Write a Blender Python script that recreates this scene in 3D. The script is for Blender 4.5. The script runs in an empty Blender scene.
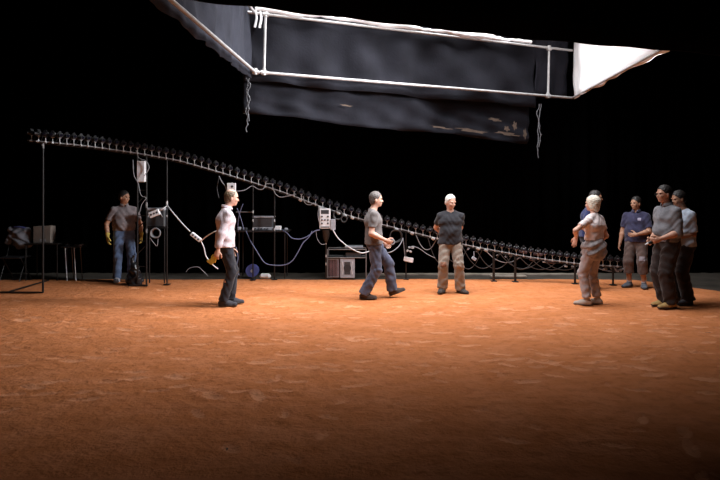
import bpy, math, random
import numpy as np
from mathutils import Vector, Matrix
C = bpy.context.scene.collection
PI = math.pi
random.seed(7); np.random.seed(7)
CAM_H = 1.68
def P(px, py, Y):                      # a point seen at (px, py) standing Y metres away
    return Vector(((px-360)/600*Y, Y, CAM_H-(py-193)/600*Y))
def G(px, py):                         # a point on the ground
    Y = 600*CAM_H/(py-193); return Vector(((px-360)/600*Y, Y, 0))

# ---------------------------------------------------------------- materials
def mat(name, col, rough=.6, metal=0, bump=0, bscale=60, var=0, vscale=8, emit=None, estr=1, spec=.5, sheen=0, trans=0):
    m = bpy.data.materials.new(name); m.use_nodes = True
    nt = m.node_tree; b = nt.nodes['Principled BSDF']
    b.inputs['Base Color'].default_value = (*col, 1); b.inputs['Roughness'].default_value = rough
    b.inputs['Metallic'].default_value = metal; b.inputs['Specular IOR Level'].default_value = spec
    if sheen: b.inputs['Sheen Weight'].default_value = sheen
    if trans: b.inputs['Transmission Weight'].default_value = trans
    if emit: b.inputs['Emission Color'].default_value = (*emit, 1); b.inputs['Emission Strength'].default_value = estr
    tc = nt.nodes.new('ShaderNodeTexCoord')
    if bump:
        n = nt.nodes.new('ShaderNodeTexNoise'); n.inputs['Scale'].default_value = bscale; n.inputs['Detail'].default_value = 4
        nt.links.new(tc.outputs['Object'], n.inputs['Vector'])
        bp = nt.nodes.new('ShaderNodeBump'); bp.inputs['Strength'].default_value = bump; bp.inputs['Distance'].default_value = .01
        nt.links.new(n.outputs['Fac'], bp.inputs['Height']); nt.links.new(bp.outputs['Normal'], b.inputs['Normal'])
    if var:
        n2 = nt.nodes.new('ShaderNodeTexNoise'); n2.inputs['Scale'].default_value = vscale; n2.inputs['Detail'].default_value = 5
        nt.links.new(tc.outputs['Object'], n2.inputs['Vector'])
        r = nt.nodes.new('ShaderNodeValToRGB')
        r.color_ramp.elements[0].position = .3; r.color_ramp.elements[1].position = .7
        r.color_ramp.elements[0].color = (*[c*(1-var) for c in col], 1)
        r.color_ramp.elements[1].color = (*[min(1, c*(1+var)) for c in col], 1)
        nt.links.new(n2.outputs['Fac'], r.inputs['Fac']); nt.links.new(r.outputs['Color'], b.inputs['Base Color'])
    return m
M = {}
M['velvet'] = mat('black_velvet', (.0008,.0008,.0009), .95, spec=.0, bump=.3, bscale=20)
M['ceil'] = mat('black_paint', (.001,.001,.001), .95, spec=.0, bump=.1)
M['concrete'] = mat('stage_concrete', (.055,.047,.038), .85, bump=.4, bscale=12, var=.35, vscale=2.5, spec=.2)
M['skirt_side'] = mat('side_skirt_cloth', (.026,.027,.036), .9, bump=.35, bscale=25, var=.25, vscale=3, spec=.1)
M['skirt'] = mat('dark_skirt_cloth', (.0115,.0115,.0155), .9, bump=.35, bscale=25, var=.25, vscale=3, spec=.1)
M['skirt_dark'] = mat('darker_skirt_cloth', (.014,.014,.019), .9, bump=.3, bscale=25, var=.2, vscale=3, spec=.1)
M['whitecloth'] = mat('white_bounce_cloth', (.86,.85,.86), .8, bump=.15, bscale=15)
M['silk'] = mat('white_diffusion_silk', (.9,.9,.9), .8, emit=(1,.97,.95), estr=.25)
M['pipe'] = mat('painted_pipe', (.42,.41,.41), .4, var=.15, vscale=20, metal=.2)
M['black_metal'] = mat('black_metal', (.012,.011,.011), .42, metal=.3, bump=.05)
M['black_plastic'] = mat('black_plastic', (.012,.012,.014), .4, bump=.08, bscale=200)
M['steel'] = mat('brushed_steel', (.48,.48,.5), .4, metal=.35, bump=.05)
M['dark_steel'] = mat('dark_steel', (.17,.165,.17), .4, metal=.3, bump=.05)
M['rail_paint'] = mat('rail_paint', (.2,.2,.21), .45, bump=.05)
M['glass'] = mat('lens_glass', (.01,.01,.02), .05, spec=.9, bump=.01)
M['white_box'] = mat('white_painted_box', (.7,.7,.73), .5, var=.1, vscale=30)
M['grey_box'] = mat('grey_painted_box', (.3,.31,.35), .5, var=.15, vscale=20)
M['white_cable'] = mat('white_cable', (.6,.6,.62), .5, bump=.05)
M['grey_cable'] = mat('grey_cable', (.22,.22,.24), .5, bump=.05)
M['blue_cable'] = mat('blue_grey_cable', (.12,.14,.24), .5, bump=.05)
M['black_cable'] = mat('black_cable', (.03,.03,.032), .45, bump=.05)
M['card'] = mat('cardboard', (.16,.13,.11), .9, bump=.2, var=.15)
M['chairfab'] = mat('grey_jacket_cloth', (.14,.14,.16), .9, bump=.4, var=.35, vscale=12)
M['bluefab'] = mat('blue_cloth', (.05,.06,.2), .9, bump=.4, var=.2)
M['bag'] = mat('black_bin_bag', (.012,.012,.014), .3, bump=.7, bscale=18)
M['case'] = mat('dark_case', (.09,.05,.055), .5, bump=.1, var=.3)
M['wood'] = mat('pale_plank', (.2,.17,.14), .8, bump=.3, var=.3, vscale=6)
M['rack'] = mat('rack_face', (.035,.037,.042), .45, bump=.1)
M['eye'] = mat('eye', (.02,.015,.01), .15, bump=.01)
M['yellow'] = mat('yellow_glove_leather', (.62,.42,.05), .8, bump=.4, var=.2, vscale=20)
M['glove1'] = mat('tan_yellow_glove', (.42,.31,.07), .85, bump=.4, var=.2, vscale=20)
M['dirtstain'] = mat('clay_stain', (.075,.05,.036), .95, bump=.2, var=.3, vscale=14)
M['marking'] = mat('dark_marking', (.02,.02,.025), .6, bump=.02)
M['lead'] = mat('cord', (.09,.09,.1), .7, bump=.1)
def skin(n, c): return mat(n, c, .55, bump=.08, bscale=90, var=.08, vscale=10, spec=.4)
def cloth(n, c, var=.12, vs=14): return mat(n, c, .9, bump=.35, bscale=45, var=var, vscale=vs, spec=.15, sheen=.15)

# ---------------------------------------------------------------- mesh builder
class MB:
    def __init__(s): s.v = []; s.f = []; s.sm = []
    def add(s, vs, fs, smooth=False):
        o = len(s.v); s.v += [Vector(v) for v in vs]; s.f += [tuple(i+o for i in f) for f in fs]; s.sm += [smooth]*len(fs); return s
    def box(s, c, d, R=None, bev=0):
        c = Vector(c); hx, hy, hz = d[0]/2, d[1]/2, d[2]/2
        b = min(bev, hx*.9, hy*.9, hz*.9)
        if b <= 0:
            vs = [Vector((x*hx, y*hy, z*hz)) for x in (-1,1) for y in (-1,1) for z in (-1,1)]
            fs = [(0,1,3,2),(4,6,7,5),(0,4,5,1),(2,3,7,6),(0,2,6,4),(1,5,7,3)]
        else:                           # chamfered box: three vertices per corner
            vs = []; idx = {}
            for x in (-1,1):
                for y in (-1,1):
                    for z in (-1,1):
                        idx[x,y,z] = len(vs)
                        vs += [Vector((x*hx, y*(hy-b), z*(hz-b))), Vector((x*(hx-b), y*hy, z*(hz-b))), Vector((x*(hx-b), y*(hy-b), z*hz))]
            fs = []
            for sg in (-1,1):
                q = [(sg,-1,-1),(sg,1,-1),(sg,1,1),(sg,-1,1)]; fs.append([idx[k] for k in q][::sg])
                q = [(-1,sg,-1),(-1,sg,1),(1,sg,1),(1,sg,-1)]; fs.append([idx[k]+1 for k in q][::sg])
                q = [(-1,-1,sg),(1,-1,sg),(1,1,sg),(-1,1,sg)]; fs.append([idx[k]+2 for k in q][::sg])
            for x in (-1,1):
                for y in (-1,1):
                    for z in (-1,1):
                        i = idx[x,y,z]; fs.append((i,i+1,i+2) if x*y*z > 0 else (i,i+2,i+1))
            for a in (-1,1):
                for c2 in (-1,1):
                    fs.append([idx[a,c2,-1], idx[a,c2,1], idx[a,c2,1]+1, idx[a,c2,-1]+1][::(-1 if a*c2 > 0 else 1)])
                    fs.append([idx[a,-1,c2], idx[a,1,c2], idx[a,1,c2]+2, idx[a,-1,c2]+2][::(1 if a*c2 > 0 else -1)])
                    fs.append([idx[-1,a,c2]+1, idx[1,a,c2]+1, idx[1,a,c2]+2, idx[-1,a,c2]+2][::(-1 if a*c2 > 0 else 1)])
            fs = [tuple(f) for f in fs]
        if R is not None: vs = [R @ v for v in vs]
        return s.add([v+c for v in vs], fs)
    def tube(s, pts, r, n=8, cap=True):
        pts = [Vector(p) for p in pts]; rs = r if isinstance(r, (list, tuple)) else [r]*len(pts)
        vs = []; up = None
        for i, p in enumerate(pts):
            t = (pts[min(i+1, len(pts)-1)]-pts[max(i-1, 0)])
            t = t.normalized() if t.length > 1e-9 else Vector((0,0,1))
            if up is None: up = Vector((0,0,1)) if abs(t.z) < .9 else Vector((1,0,0))
            a = t.cross(up)
            if a.length < 1e-4: a = t.cross(Vector((0,1,0)))
            a.normalize(); b = a.cross(t).normalized(); up = b
            for k in range(n):
                th = 2*PI*k/n; vs.append(p+(a*math.cos(th)+b*math.sin(th))*rs[i])
        fs = [(i*n+k, i*n+(k+1) % n, (i+1)*n+(k+1) % n, (i+1)*n+k) for i in range(len(pts)-1) for k in range(n)]
        s.add(vs, fs, True)
        if cap:
            s.add([vs[k] for k in range(n)], [tuple(range(n))[::-1]]); s.add(vs[-n:], [tuple(range(n))])
        return s
    def ball(s, c, r, n=10, m=7):
        r = (r, r, r) if not isinstance(r, (tuple, list)) else r
        vs = [Vector(c)+Vector((0,0,-r[2]))]
        for j in range(1, m):
            ph = -PI/2+PI*j/m
            for k in range(n):
                th = 2*PI*k/n; vs.append(Vector(c)+Vector((r[0]*math.cos(ph)*math.cos(th), r[1]*math.cos(ph)*math.sin(th), r[2]*math.sin(ph))))
        vs.append(Vector(c)+Vector((0,0,r[2])))
        fs = [(0, 1+(k+1) % n, 1+k) for k in range(n)]
        for j in range(m-2):
            for k in range(n): a = 1+j*n; fs.append((a+k, a+(k+1) % n, a+n+(k+1) % n, a+n+k))
        a = 1+(m-2)*n; fs += [(a+k, a+(k+1) % n, len(vs)-1) for k in range(n)]
        return s.add(vs, fs, True)
    def prism(s, poly, y0, y1):          # outline in the xz plane extruded along y
        n = len(poly); vs = [(x, y0, z) for x, z in poly]+[(x, y1, z) for x, z in poly]
        fs = [tuple(range(n)), tuple(range(2*n-1, n-1, -1))]+[(i, n+i, n+(i+1) % n, (i+1) % n) for i in range(n)]
        return s.add(vs, fs)
    def build(s, name, m, parent=None, local=False, **k):
        vs = s.v
        o = bpy.data.objects.new(name, None if False else bpy.data.meshes.new(name))
        if parent is not None:
            if not local:
                off = world_of(parent); vs = [off.inverted() @ v for v in vs]
            o.parent = parent
        elif not local:
            c = Vector((sum(v.x for v in vs)/len(vs), sum(v.y for v in vs)/len(vs), min(v.z for v in vs)))
            vs = [v-c for v in vs]; o.location = c
        o.data.from_pydata([tuple(v) for v in vs], [], s.f)
        o.data.polygons.foreach_set('use_smooth', s.sm)
        o.data.materials.append(m); o.data.update(); C.objects.link(o); tag(o, **k); return o
def world_of(o):
    m = Matrix.Translation(o.location) @ o.rotation_euler.to_matrix().to_4x4()
    return world_of(o.parent) @ m if o.parent else m
def tag(o, label=None, cat=None, group=None, kind=None):
    if label: o['label'] = label
    if cat: o['category'] = cat
    if group: o['group'] = group
    if kind: o['kind'] = kind
    return o
def thing(name, loc, label, cat, group=None, rz=0):
    o = bpy.data.objects.new(name, None); C.objects.link(o); o.location = loc; o.rotation_euler = (0,0,rz)
    return tag(o, label, cat, group)
def copy_tree(o, parent=None):
    c = o.copy(); C.objects.link(c)
    if parent: c.parent = parent
    for ch in list(o.children): copy_tree(ch, c)
    return c
def spline(pts, n=12):
    pts = [Vector(p) for p in pts]; out = []
    if len(pts) < 3: return pts
    for i in range(len(pts)-1):
        p0 = pts[max(i-1, 0)]; p1 = pts[i]; p2 = pts[i+1]; p3 = pts[min(i+2, len(pts)-1)]
        for k in range(n):
            t = k/n
            out.append(.5*((2*p1)+(p2-p0)*t+(2*p0-5*p1+4*p2-p3)*t*t+(3*p1-p0-3*p2+p3)*t**3))
    out.append(pts[-1]); return out
def nmesh(name, V, F, m, parent=None, smooth=True):
    me = bpy.data.meshes.new(name)
    V = np.asarray(V, np.float32); F = np.asarray(F, np.int32)
    me.vertices.add(len(V)); me.vertices.foreach_set('co', V.ravel())
    me.loops.add(F.size); me.loops.foreach_set('vertex_index', F.ravel())
    me.polygons.add(len(F)); me.polygons.foreach_set('loop_start', np.arange(len(F), dtype=np.int32)*F.shape[1])
    me.polygons.foreach_set('loop_total', np.full(len(F), F.shape[1], np.int32))
    me.polygons.foreach_set('use_smooth', np.full(len(F), smooth))
    me.update(calc_edges=True); me.validate()
    me.materials.append(m); o = bpy.data.objects.new(name, me); C.objects.link(o)
    if parent: o.parent = parent
    return o

# ---------------------------------------------------------------- setting
def struct(name, mb, m): return mb.build(name, m, local=True, kind='structure')
struct('floor', MB().box((0,5.4,-.13), (19,15.4,.2)), M['concrete'])
struct('ceiling', MB().box((0,5.4,6.6), (19,15.4,.2)), M['ceil'])
def drape_wall(name, a, b, seed):        # black curtain hung along a line, with vertical folds
    a = Vector(a); b = Vector(b); L = (b-a).length; d = (b-a)/L; nrm = Vector((-d.y, d.x, 0)); n = int(L/.05); vs = []; rnd = random.Random(seed)
    for i in range(n+1):
        s_ = i/n*L; off = .035*math.sin(s_*14+math.sin(s_*2.3)*2)+.02*math.sin(s_*31)
        p = a+d*s_+nrm*off
        vs += [(p.x, p.y, -.03), (p.x, p.y, 6.5)]
    fs = [(2*i, 2*i+2, 2*i+3, 2*i+1) for i in range(n)]
    m = MB(); m.add(vs, fs, True); o = struct(name, m, M['velvet'])
    so = o.modifiers.new('s', 'SOLIDIFY'); so.thickness = .02; return o
drape_wall('wall_back', (-9.3,12.85,0), (9.3,12.85,0), 1)
drape_wall('wall_left', (-9.3,-2,0), (-9.3,12.85,0), 2)
drape_wall('wall_right', (9.3,12.85,0), (9.3,-2,0), 3)
drape_wall('wall_front', (9.3,-2.1,0), (-9.3,-2.1,0), 4)

# red soil spread over the stage, with footprints trodden into it
def soil():
    g = .03; xs = np.arange(-8.9, 8.2, g); ys = np.arange(1.2, 11.95, g)
    X, Y = np.meshgrid(xs, ys, indexing='ij')
    rng = np.random.RandomState(5)
    def noise(sx, sy, n=10, seed=0):
        r = np.random.RandomState(seed); o = np.zeros_like(X)
        for i in range(n):
            a = r.uniform(0, 2*PI); f = r.uniform(.5, 1.6)
            o += np.sin((X*math.cos(a)*sx+Y*math.sin(a)*sy)*f+r.uniform(0, 6.3))
        return o/math.sqrt(n)
    Z = -.009+.004*noise(3, 3, 10, 1)+.003*noise(11, 11, 14, 2)+.0022*noise(32, 32, 20, 3)
    D = np.zeros_like(X)
    def foot(cx, cy, a, s=1):
        l, w = .135*s, .05*s
        i0, i1 = int((cx-.3-xs[0])/g), int((cx+.3-xs[0])/g)+1; j0, j1 = int((cy-.3-ys[0])/g), int((cy+.3-ys[0])/g)+1
        if i0 < 0 or j0 < 0 or i1 >= len(xs) or j1 >= len(ys): return
        x = X[i0:i1,j0:j1]-cx; y = Y[i0:i1,j0:j1]-cy
        u = (x*math.cos(a)+y*math.sin(a))/l; v = (-x*math.sin(a)+y*math.cos(a))/w
        r = np.sqrt(u*u+v*v)
        Z[i0:i1,j0:j1] += -.011*np.exp(-(r/.9)**4)+.009*np.exp(-((r-1.35)/.35)**2)
        D[i0:i1,j0:j1] = np.maximum(D[i0:i1,j0:j1], np.exp(-(r/1.25)**4)*rng.uniform(.45, 1))
    def track(x, y, a, n):
        for i in range(n):
            sd = 1 if i % 2 else -1
            foot(x-math.sin(a)*.09*sd, y+math.cos(a)*.09*sd, a+rng.uniform(-.2, .2), rng.uniform(.7, .95))
            a += rng.uniform(-.14, .14); st = rng.uniform(.45, .7)
            x += st*math.cos(a); y += st*math.sin(a)
    for i in range(34):                  # long walks through the middle
        a = rng.choice([0, PI])+rng.uniform(-.5, .5); track(rng.uniform(-5.5, 5.5), rng.uniform(5.9, 9.5), a, rng.randint(8, 18))
    for i in range(24):
        a = rng.choice([0, PI])+rng.uniform(-.45, .45); track(rng.uniform(-4.5, 4.5), rng.uniform(4.6, 7.0), a, rng.randint(3, 9))
    for i in range(5):
        track(rng.uniform(-2.5, 2.5), rng.uniform(3.4, 4.6), rng.uniform(0, 6.3), rng.randint(2, 4))
    edge_back = 11.84+.03*np.sin(X*2.1)+.02*np.sin(X*7)-1.7*np.clip(X-5.38, 0, 9)-.012*np.clip(-X-4.5, 0, 9)**1.5
    dist = edge_back-Y
    Z = np.where(dist < .12, -.03+(Z+.03)*np.clip(dist/.12, 0, 1), Z)
    keep = dist > -.05
    idx = np.arange(X.size).reshape(X.shape)
    F = np.stack([idx[:-1,:-1], idx[1:,:-1], idx[1:,1:], idx[:-1,1:]], -1)
    kf = keep[:-1,:-1] & keep[1:,1:] & keep[1:,:-1] & keep[:-1,1:]
    F = F[kf]; used = np.unique(F); remap = np.full(X.size, -1); remap[used] = np.arange(len(used))
    V = np.stack([X.ravel(), Y.ravel(), Z.ravel()], -1)[used]
    m = bpy.data.materials.new('red_soil'); m.use_nodes = True; nt = m.node_tree; b = nt.nodes['Principled BSDF']
    b.inputs['Roughness'].default_value = .95; b.inputs['Specular IOR Level'].default_value = .12
    N = nt.nodes.new; Lk = nt.links.new
    geo = N('ShaderNodeNewGeometry')
    def noise_n(scale, det, stretch=(1,1,1)):
        mp = N('ShaderNodeMapping'); mp.inputs['Scale'].default_value = stretch; Lk(geo.outputs['Position'], mp.inputs['Vector'])
        n = N('ShaderNodeTexNoise'); n.inputs['Scale'].default_value = scale; n.inputs['Detail'].default_value = det
        n.inputs['Roughness'].default_value = .6; Lk(mp.outputs['Vector'], n.inputs['Vector']); return n.outputs['Fac']
    def mth(op, a, b_=None, c=None):
        n = N('ShaderNodeMath'); n.operation = op
        for i, q in enumerate((a, b_, c)):
            if q is None: continue
            if isinstance(q, (int, float)): n.inputs[i].default_value = q
            else: Lk(q, n.inputs[i])
        return n.outputs[0]
    def mix(f, a, c):
        n = N('ShaderNodeMix'); n.data_type = 'RGBA'
        if isinstance(f, float): n.inputs[0].default_value = f
        else: Lk(f, n.inputs[0])
        for k, q in ((6, a), (7, c)):
            if isinstance(q, tuple): n.inputs[k].default_value = (*q, 1)
            else: Lk(q, n.inputs[k])
        return n.outputs[2]
    at = N('ShaderNodeAttribute'); at.attribute_name = 'disturbed'
    big = noise_n(.45, 4); mid = noise_n(3.2, 6, (.7,1,1)); fine = noise_n(26, 6); spk = noise_n(9, 8)
    base = mix(mth('SMOOTH_MIN', mth('MULTIPLY', mth('SUBTRACT', big, .35), 3.0), 1.0, .1), (.52,.178,.062), (.60,.215,.080))
    base = mix(mth('MULTIPLY', mth('SUBTRACT', mid, .42), 2.2), base, (.68,.27,.125))
    base = mix(mth('MULTIPLY', mth('SUBTRACT', spk, .48), 3.2), base, (.40,.128,.045))
    d = mth('MULTIPLY', at.outputs['Fac'], mth('GREATER_THAN', mth('ADD', mth('MULTIPLY', at.outputs['Fac'], .5), spk), .735))
    d.node.use_clamp = True
    base = mix(mth('MULTIPLY', d, .6), base, (.84,.41,.23))
    Lk(base, b.inputs['Base Color'])
    hgt = mth('ADD', mth('MULTIPLY', fine, .5), mth('MULTIPLY', spk, .9))
    bp = N('ShaderNodeBump'); bp.inputs['Strength'].default_value = .8; bp.inputs['Distance'].default_value = .045
    Lk(hgt, bp.inputs['Height']); Lk(bp.outputs['Normal'], b.inputs['Normal'])
    o = nmesh('red_soil', V, remap[F], m)
    at_ = o.data.attributes.new('disturbed', 'FLOAT', 'POINT'); at_.data.foreach_set('value', D.ravel()[used].astype(np.float32))
    tag(o, 'reddish orange soil spread over the stage floor and marked by footprints', 'soil', kind='stuff')
soil()

# ---------------------------------------------------------------- overhead light box
ZP = 3.63
FL = Vector((-1.69,9.67,ZP)); FR = Vector((4.35,12.3,ZP)); NL = Vector((-1.98,4.9,ZP)); NR = Vector((4.0,6.5,ZP))
ADDED_LOUV = .36
lb = thing('overhead_light_box', (1.2,8.3,2.6), 'huge overhead light box of white pipes and hanging dark cloth above the stage', 'light box')
def cloth_sheet(a, b, ztop, zbot, name, m, nu, nv, amp, seed, out=(0,0,0), freq=5, pull=None, scal=0):
    """sheet hung between plan points a and b; ztop/zbot are functions of t"""
    rnd = np.random.RandomState(seed); ks = [(rnd.uniform(.4, 1.6)*freq, rnd.uniform(-1, 1)*2.0, rnd.uniform(0, 6.3)) for _ in range(7)]
    a = Vector(a)+Vector(out); b = Vector(b)+Vector(out); d = b-a; L = d.length; nrm = Vector((-d.y, d.x, 0)).normalized(); vs = []
    ks += [(rnd.uniform(1.0, 2.2)*freq, rnd.choice((-1,1))*rnd.uniform(4, 7), rnd.uniform(0, 6.3)) for _ in range(4)]
    ks += [(rnd.uniform(2.0, 3.6)*freq, rnd.uniform(-2, 2), rnd.uniform(0, 6.3)) for _ in range(5)]
    for i in range(nu+1):
        t = i/nu
        for j in range(nv+1):
            w = 1-(1-j/nv)**1.0; z0 = ztop(t); z1 = zbot(t)
            if scal: z1 += scal*abs(math.sin(t*L*2.6+.4*math.sin(t*9)))
            p = a+d*t; p.z = z0+(z1-z0)*w
            off = sum(math.sin(f*t*L+g*w*2.6+h) for f, g, h in ks)/2.6*amp*(.35+.65*w)+amp*.45*abs(math.sin(2.1*t*L+1.3*w+seed))**3*(.3+w)
            vs.append(p+nrm*off)
    n = nv+1; fs = [(i*n+j, (i+1)*n+j, (i+1)*n+j+1, i*n+j+1) for i in range(nu) for j in range(nv)]
    mb = MB(); mb.add(vs, fs, True); o = mb.build(name, m, lb)
    s_ = o.modifiers.new('s', 'SOLIDIFY'); s_.thickness = .008; return o
lerp = lambda a, b: (lambda t: a+(b-a)*t)
dirF = (FR-FL); 
def onF(t, z=None):
    p = FL+dirF*t; p.z = ZP if z is None else z; return p
back = Vector((-.4,.92,0))*.11
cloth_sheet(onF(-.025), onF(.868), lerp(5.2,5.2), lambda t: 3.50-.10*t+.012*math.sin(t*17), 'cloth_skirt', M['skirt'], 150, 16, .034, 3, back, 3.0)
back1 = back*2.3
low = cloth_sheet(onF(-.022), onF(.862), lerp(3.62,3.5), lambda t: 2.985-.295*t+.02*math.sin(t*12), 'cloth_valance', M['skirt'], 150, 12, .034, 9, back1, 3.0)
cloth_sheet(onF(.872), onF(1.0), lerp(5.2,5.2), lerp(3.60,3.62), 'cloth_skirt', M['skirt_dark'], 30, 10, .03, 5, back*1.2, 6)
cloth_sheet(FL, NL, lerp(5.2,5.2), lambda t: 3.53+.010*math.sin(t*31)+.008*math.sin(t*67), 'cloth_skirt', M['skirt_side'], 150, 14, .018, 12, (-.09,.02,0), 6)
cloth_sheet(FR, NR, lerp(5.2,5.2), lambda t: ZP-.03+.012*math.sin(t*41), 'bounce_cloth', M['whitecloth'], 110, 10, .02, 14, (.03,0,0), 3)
# near skirt: hangs lower, closes the side towards the camera
na = Vector((-2.5,4.75,0)); nb = Vector((4.35,6.6,0))
def zn(t):
    p = na+(nb-na)*t; px = 360+600*p.x/p.y
    if px < 517: yy = 6+(px-240)*.1155
    else: yy = 38+(px-517)*.084
    return CAM_H+(193-yy)/600*p.y+.006*math.sin(t*60)
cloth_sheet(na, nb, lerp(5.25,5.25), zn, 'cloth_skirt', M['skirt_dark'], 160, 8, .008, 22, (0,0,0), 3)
def pipe(pts, r, name='pipe', m='pipe', n=10): return MB().tube(pts, r, n).build(name, M[m], lb)
pipe([FL, onF(1.0)], .024); pipe([FL, NL], .026); pipe([FR, NR], .02)
pipe([onF(-.02,4.58), onF(1.0,4.6)], .024)
pipe([FL+Vector((0,0,.95)), NL+Vector((0,0,.95))], .024)
for t in (.022,.905): pipe([onF(t,ZP), onF(t+.004,4.58)], .022)
for t, z in ((.022,ZP),(.905,ZP),(.026,4.58),(.909,4.58),(0,ZP)):
    q = onF(t, z); MB().tube([q-dirF.normalized()*.05, q+dirF.normalized()*.05], .038, 10).tube([q-Vector((0,0,.04)), q+Vector((0,0,.06))], .034, 10).build('pipe_fitting', M['pipe'], lb)
# rolled white cloth on the far top pipe
pts = []; rs = []
rnd = random.Random(4)
for i in range(60):
    t = -.0+.84*i/59; pts.append(onF(t, 4.66+.012*math.sin(i*.7)+rnd.uniform(-.008,.01))); rs.append(.045+.018*math.sin(i*.31)+rnd.uniform(-.008,.01))
MB().tube(pts, rs, 10).build('rolled_silk', M['whitecloth'], lb)
for t in (.0, .012): 
    q = onF(t, 4.62); MB().tube(spline([q, q+Vector((.02,0,-.12)), q+Vector((-.01,0,-.27))]), [.02]*25, 6).build('silk_tie', M['whitecloth'], lb)
# diffusion silk, and an unseen black top added to block light
top = MB(); zt = 5.2
c4 = [FL+Vector((-.1,.15,0)), FR+Vector((.1,.15,0)), NR+Vector((.15,0,0)), NL+Vector((-.1,0,0))]
for c_ in c4: c_.z = zt
top.add(c4+[c+Vector((0,0,.01)) for c in c4], [(0,3,2,1),(4,5,6,7),(0,1,5,4),(1,2,6,5),(2,3,7,6),(3,0,4,7)]); top.build('diffusion_silk', M['silk'], lb)
t2 = [c+Vector(((-.15 if c.x < 0 else .15), (.1 if c.y > 8 else -.3), .04)) for c in c4]
mb = MB(); mb.add(t2+[c+Vector((0,0,.05)) for c in t2], [(0,3,2,1),(4,5,6,7),(0,1,5,4),(1,2,6,5),(2,3,7,6),(3,0,4,7)]); mb.build('added_top_blocker', M['ceil'], lb)
# unseen louvres added to keep the lamp's light off the camera side
u19 = Vector((math.cos(math.radians(19)), math.sin(math.radians(19)), 0)); v19 = Vector((-u19.y, u19.x, 0)); R19 = Matrix.Rotation(math.radians(19), 3, 'Z')
k = -1.72
while k < 1.73:
    c_ = Vector((1.15,9.25,0))+v19*k; top_ = 5.12; bot_ = 5.12-ADDED_LOUV
    MB().box((c_.x, c_.y, (top_+bot_)/2), (5.7,.012,top_-bot_), R19 @ Matrix.Rotation(math.radians(16), 3, 'X')).build('added_louvre', M['ceil'], lb); k += .42
# clay stains on the valance
for (px, py, w, h_) in ((470,131,34,3),(505,134,26,3),(493,120,14,3),(505,129,6,5),(513,126,5,8),(523,134,4,9),(345,106,12,1.5),(440,128,24,1.6)):
    t = ((px-360)/600); tt = (t*FL.y-FL.x)/(dirF.x-t*dirF.y); q = onF(tt)+back1; p = P(px, py, q.y); n_ = Vector((dirF.y,-dirF.x,0)).normalized(); d_ = dirF.normalized()
    vs = []
    for k in range(14):
        a = 2*PI*k/14; rr = 1+.35*math.sin(k*2.3+px); vs.append(p+n_*.06+d_*(w/1200*p.y*math.cos(a)*rr)+Vector((0,0,h_/1200*p.y*math.sin(a)*rr-w/1200*p.y*math.cos(a)*.10)))
    mb = MB(); mb.add(vs+[v-n_*.004 for v in vs], [tuple(range(14)), tuple(range(27,13,-1))]+[(i, (i+1) % 14, 14+(i+1) % 14, 14+i) for i in range(14)]); st = mb.build('clay_stain', M['dirtstain'], low)
    off = world_of(low)
# cords dangling at the two ends of the valance
for (px, y0, y1, sd, t) in ((247,78,132,1,-.018),(538,104,158,2,.866)):
    rr = random.Random(sd); Yd = onF(t).y-.05
    for q in range(2):
        pts = [P(px+q*2+rr.uniform(-1.2,1.2), y0+(y1-y0)*(.8 if q else 1)*i/14, Yd) for i in range(15)]
        c_ = MB().tube(spline(pts, 4), .008, 6)
        for i in range(2, 13, 2): c_.ball(pts[i], (.014,.014,.02), 6, 4)
        c_.build('tie_cord', M['lead'], lb)

# ---------------------------------------------------------------- lamp inside the box, added left fill, world, camera
la = bpy.data.lights.new('box_lamp', 'AREA'); la.shape = 'RECTANGLE'; la.size = 5.6; la.size_y = 3.3
la.energy = 985; la.color = (.97,.975,1)
lo = bpy.data.objects.new('box_lamp', la); C.objects.link(lo); lo.location = (1.15,9.25,5.16); lo.rotation_euler = (0,0,math.radians(19))
lp = bpy.data.lights.new('added_left_fill', 'AREA'); lp.shape = 'RECTANGLE'; lp.size = 1.5; lp.size_y = .6; lp.energy = 140; lp.color = (.97,.98,1); lp.spread = math.radians(62)  # extra lamp added to brighten the left side, not a fixture of the box
lq = bpy.data.objects.new('added_left_fill', lp); C.objects.link(lq); lq.location = (4.05,8.35,4.2)
lq.rotation_euler = (Vector((-5.0,11.3,1.3))-Vector(lq.location)).to_track_quat('-Z', 'Z').to_euler()
w = bpy.data.worlds.new('World'); bpy.context.scene.world = w; w.use_nodes = True
w.node_tree.nodes['Background'].inputs[0].default_value = (.5,.5,.6,1); w.node_tree.nodes['Background'].inputs[1].default_value = .01
cd = bpy.data.cameras.new('Camera'); cam = bpy.data.objects.new('Camera', cd); C.objects.link(cam); bpy.context.scene.camera = cam
cam.location = (0,0,CAM_H); cam.rotation_euler = (PI/2,0,0); cd.sensor_width = 36; cd.lens = 30; cd.shift_y = -47/720; cd.clip_end = 100
vs_ = bpy.context.scene.view_settings; vs_.view_transform = 'Standard'; vs_.look = 'None'; vs_.gamma = 1; vs_.exposure = 0; vs_.use_curve_mapping = False

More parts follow.
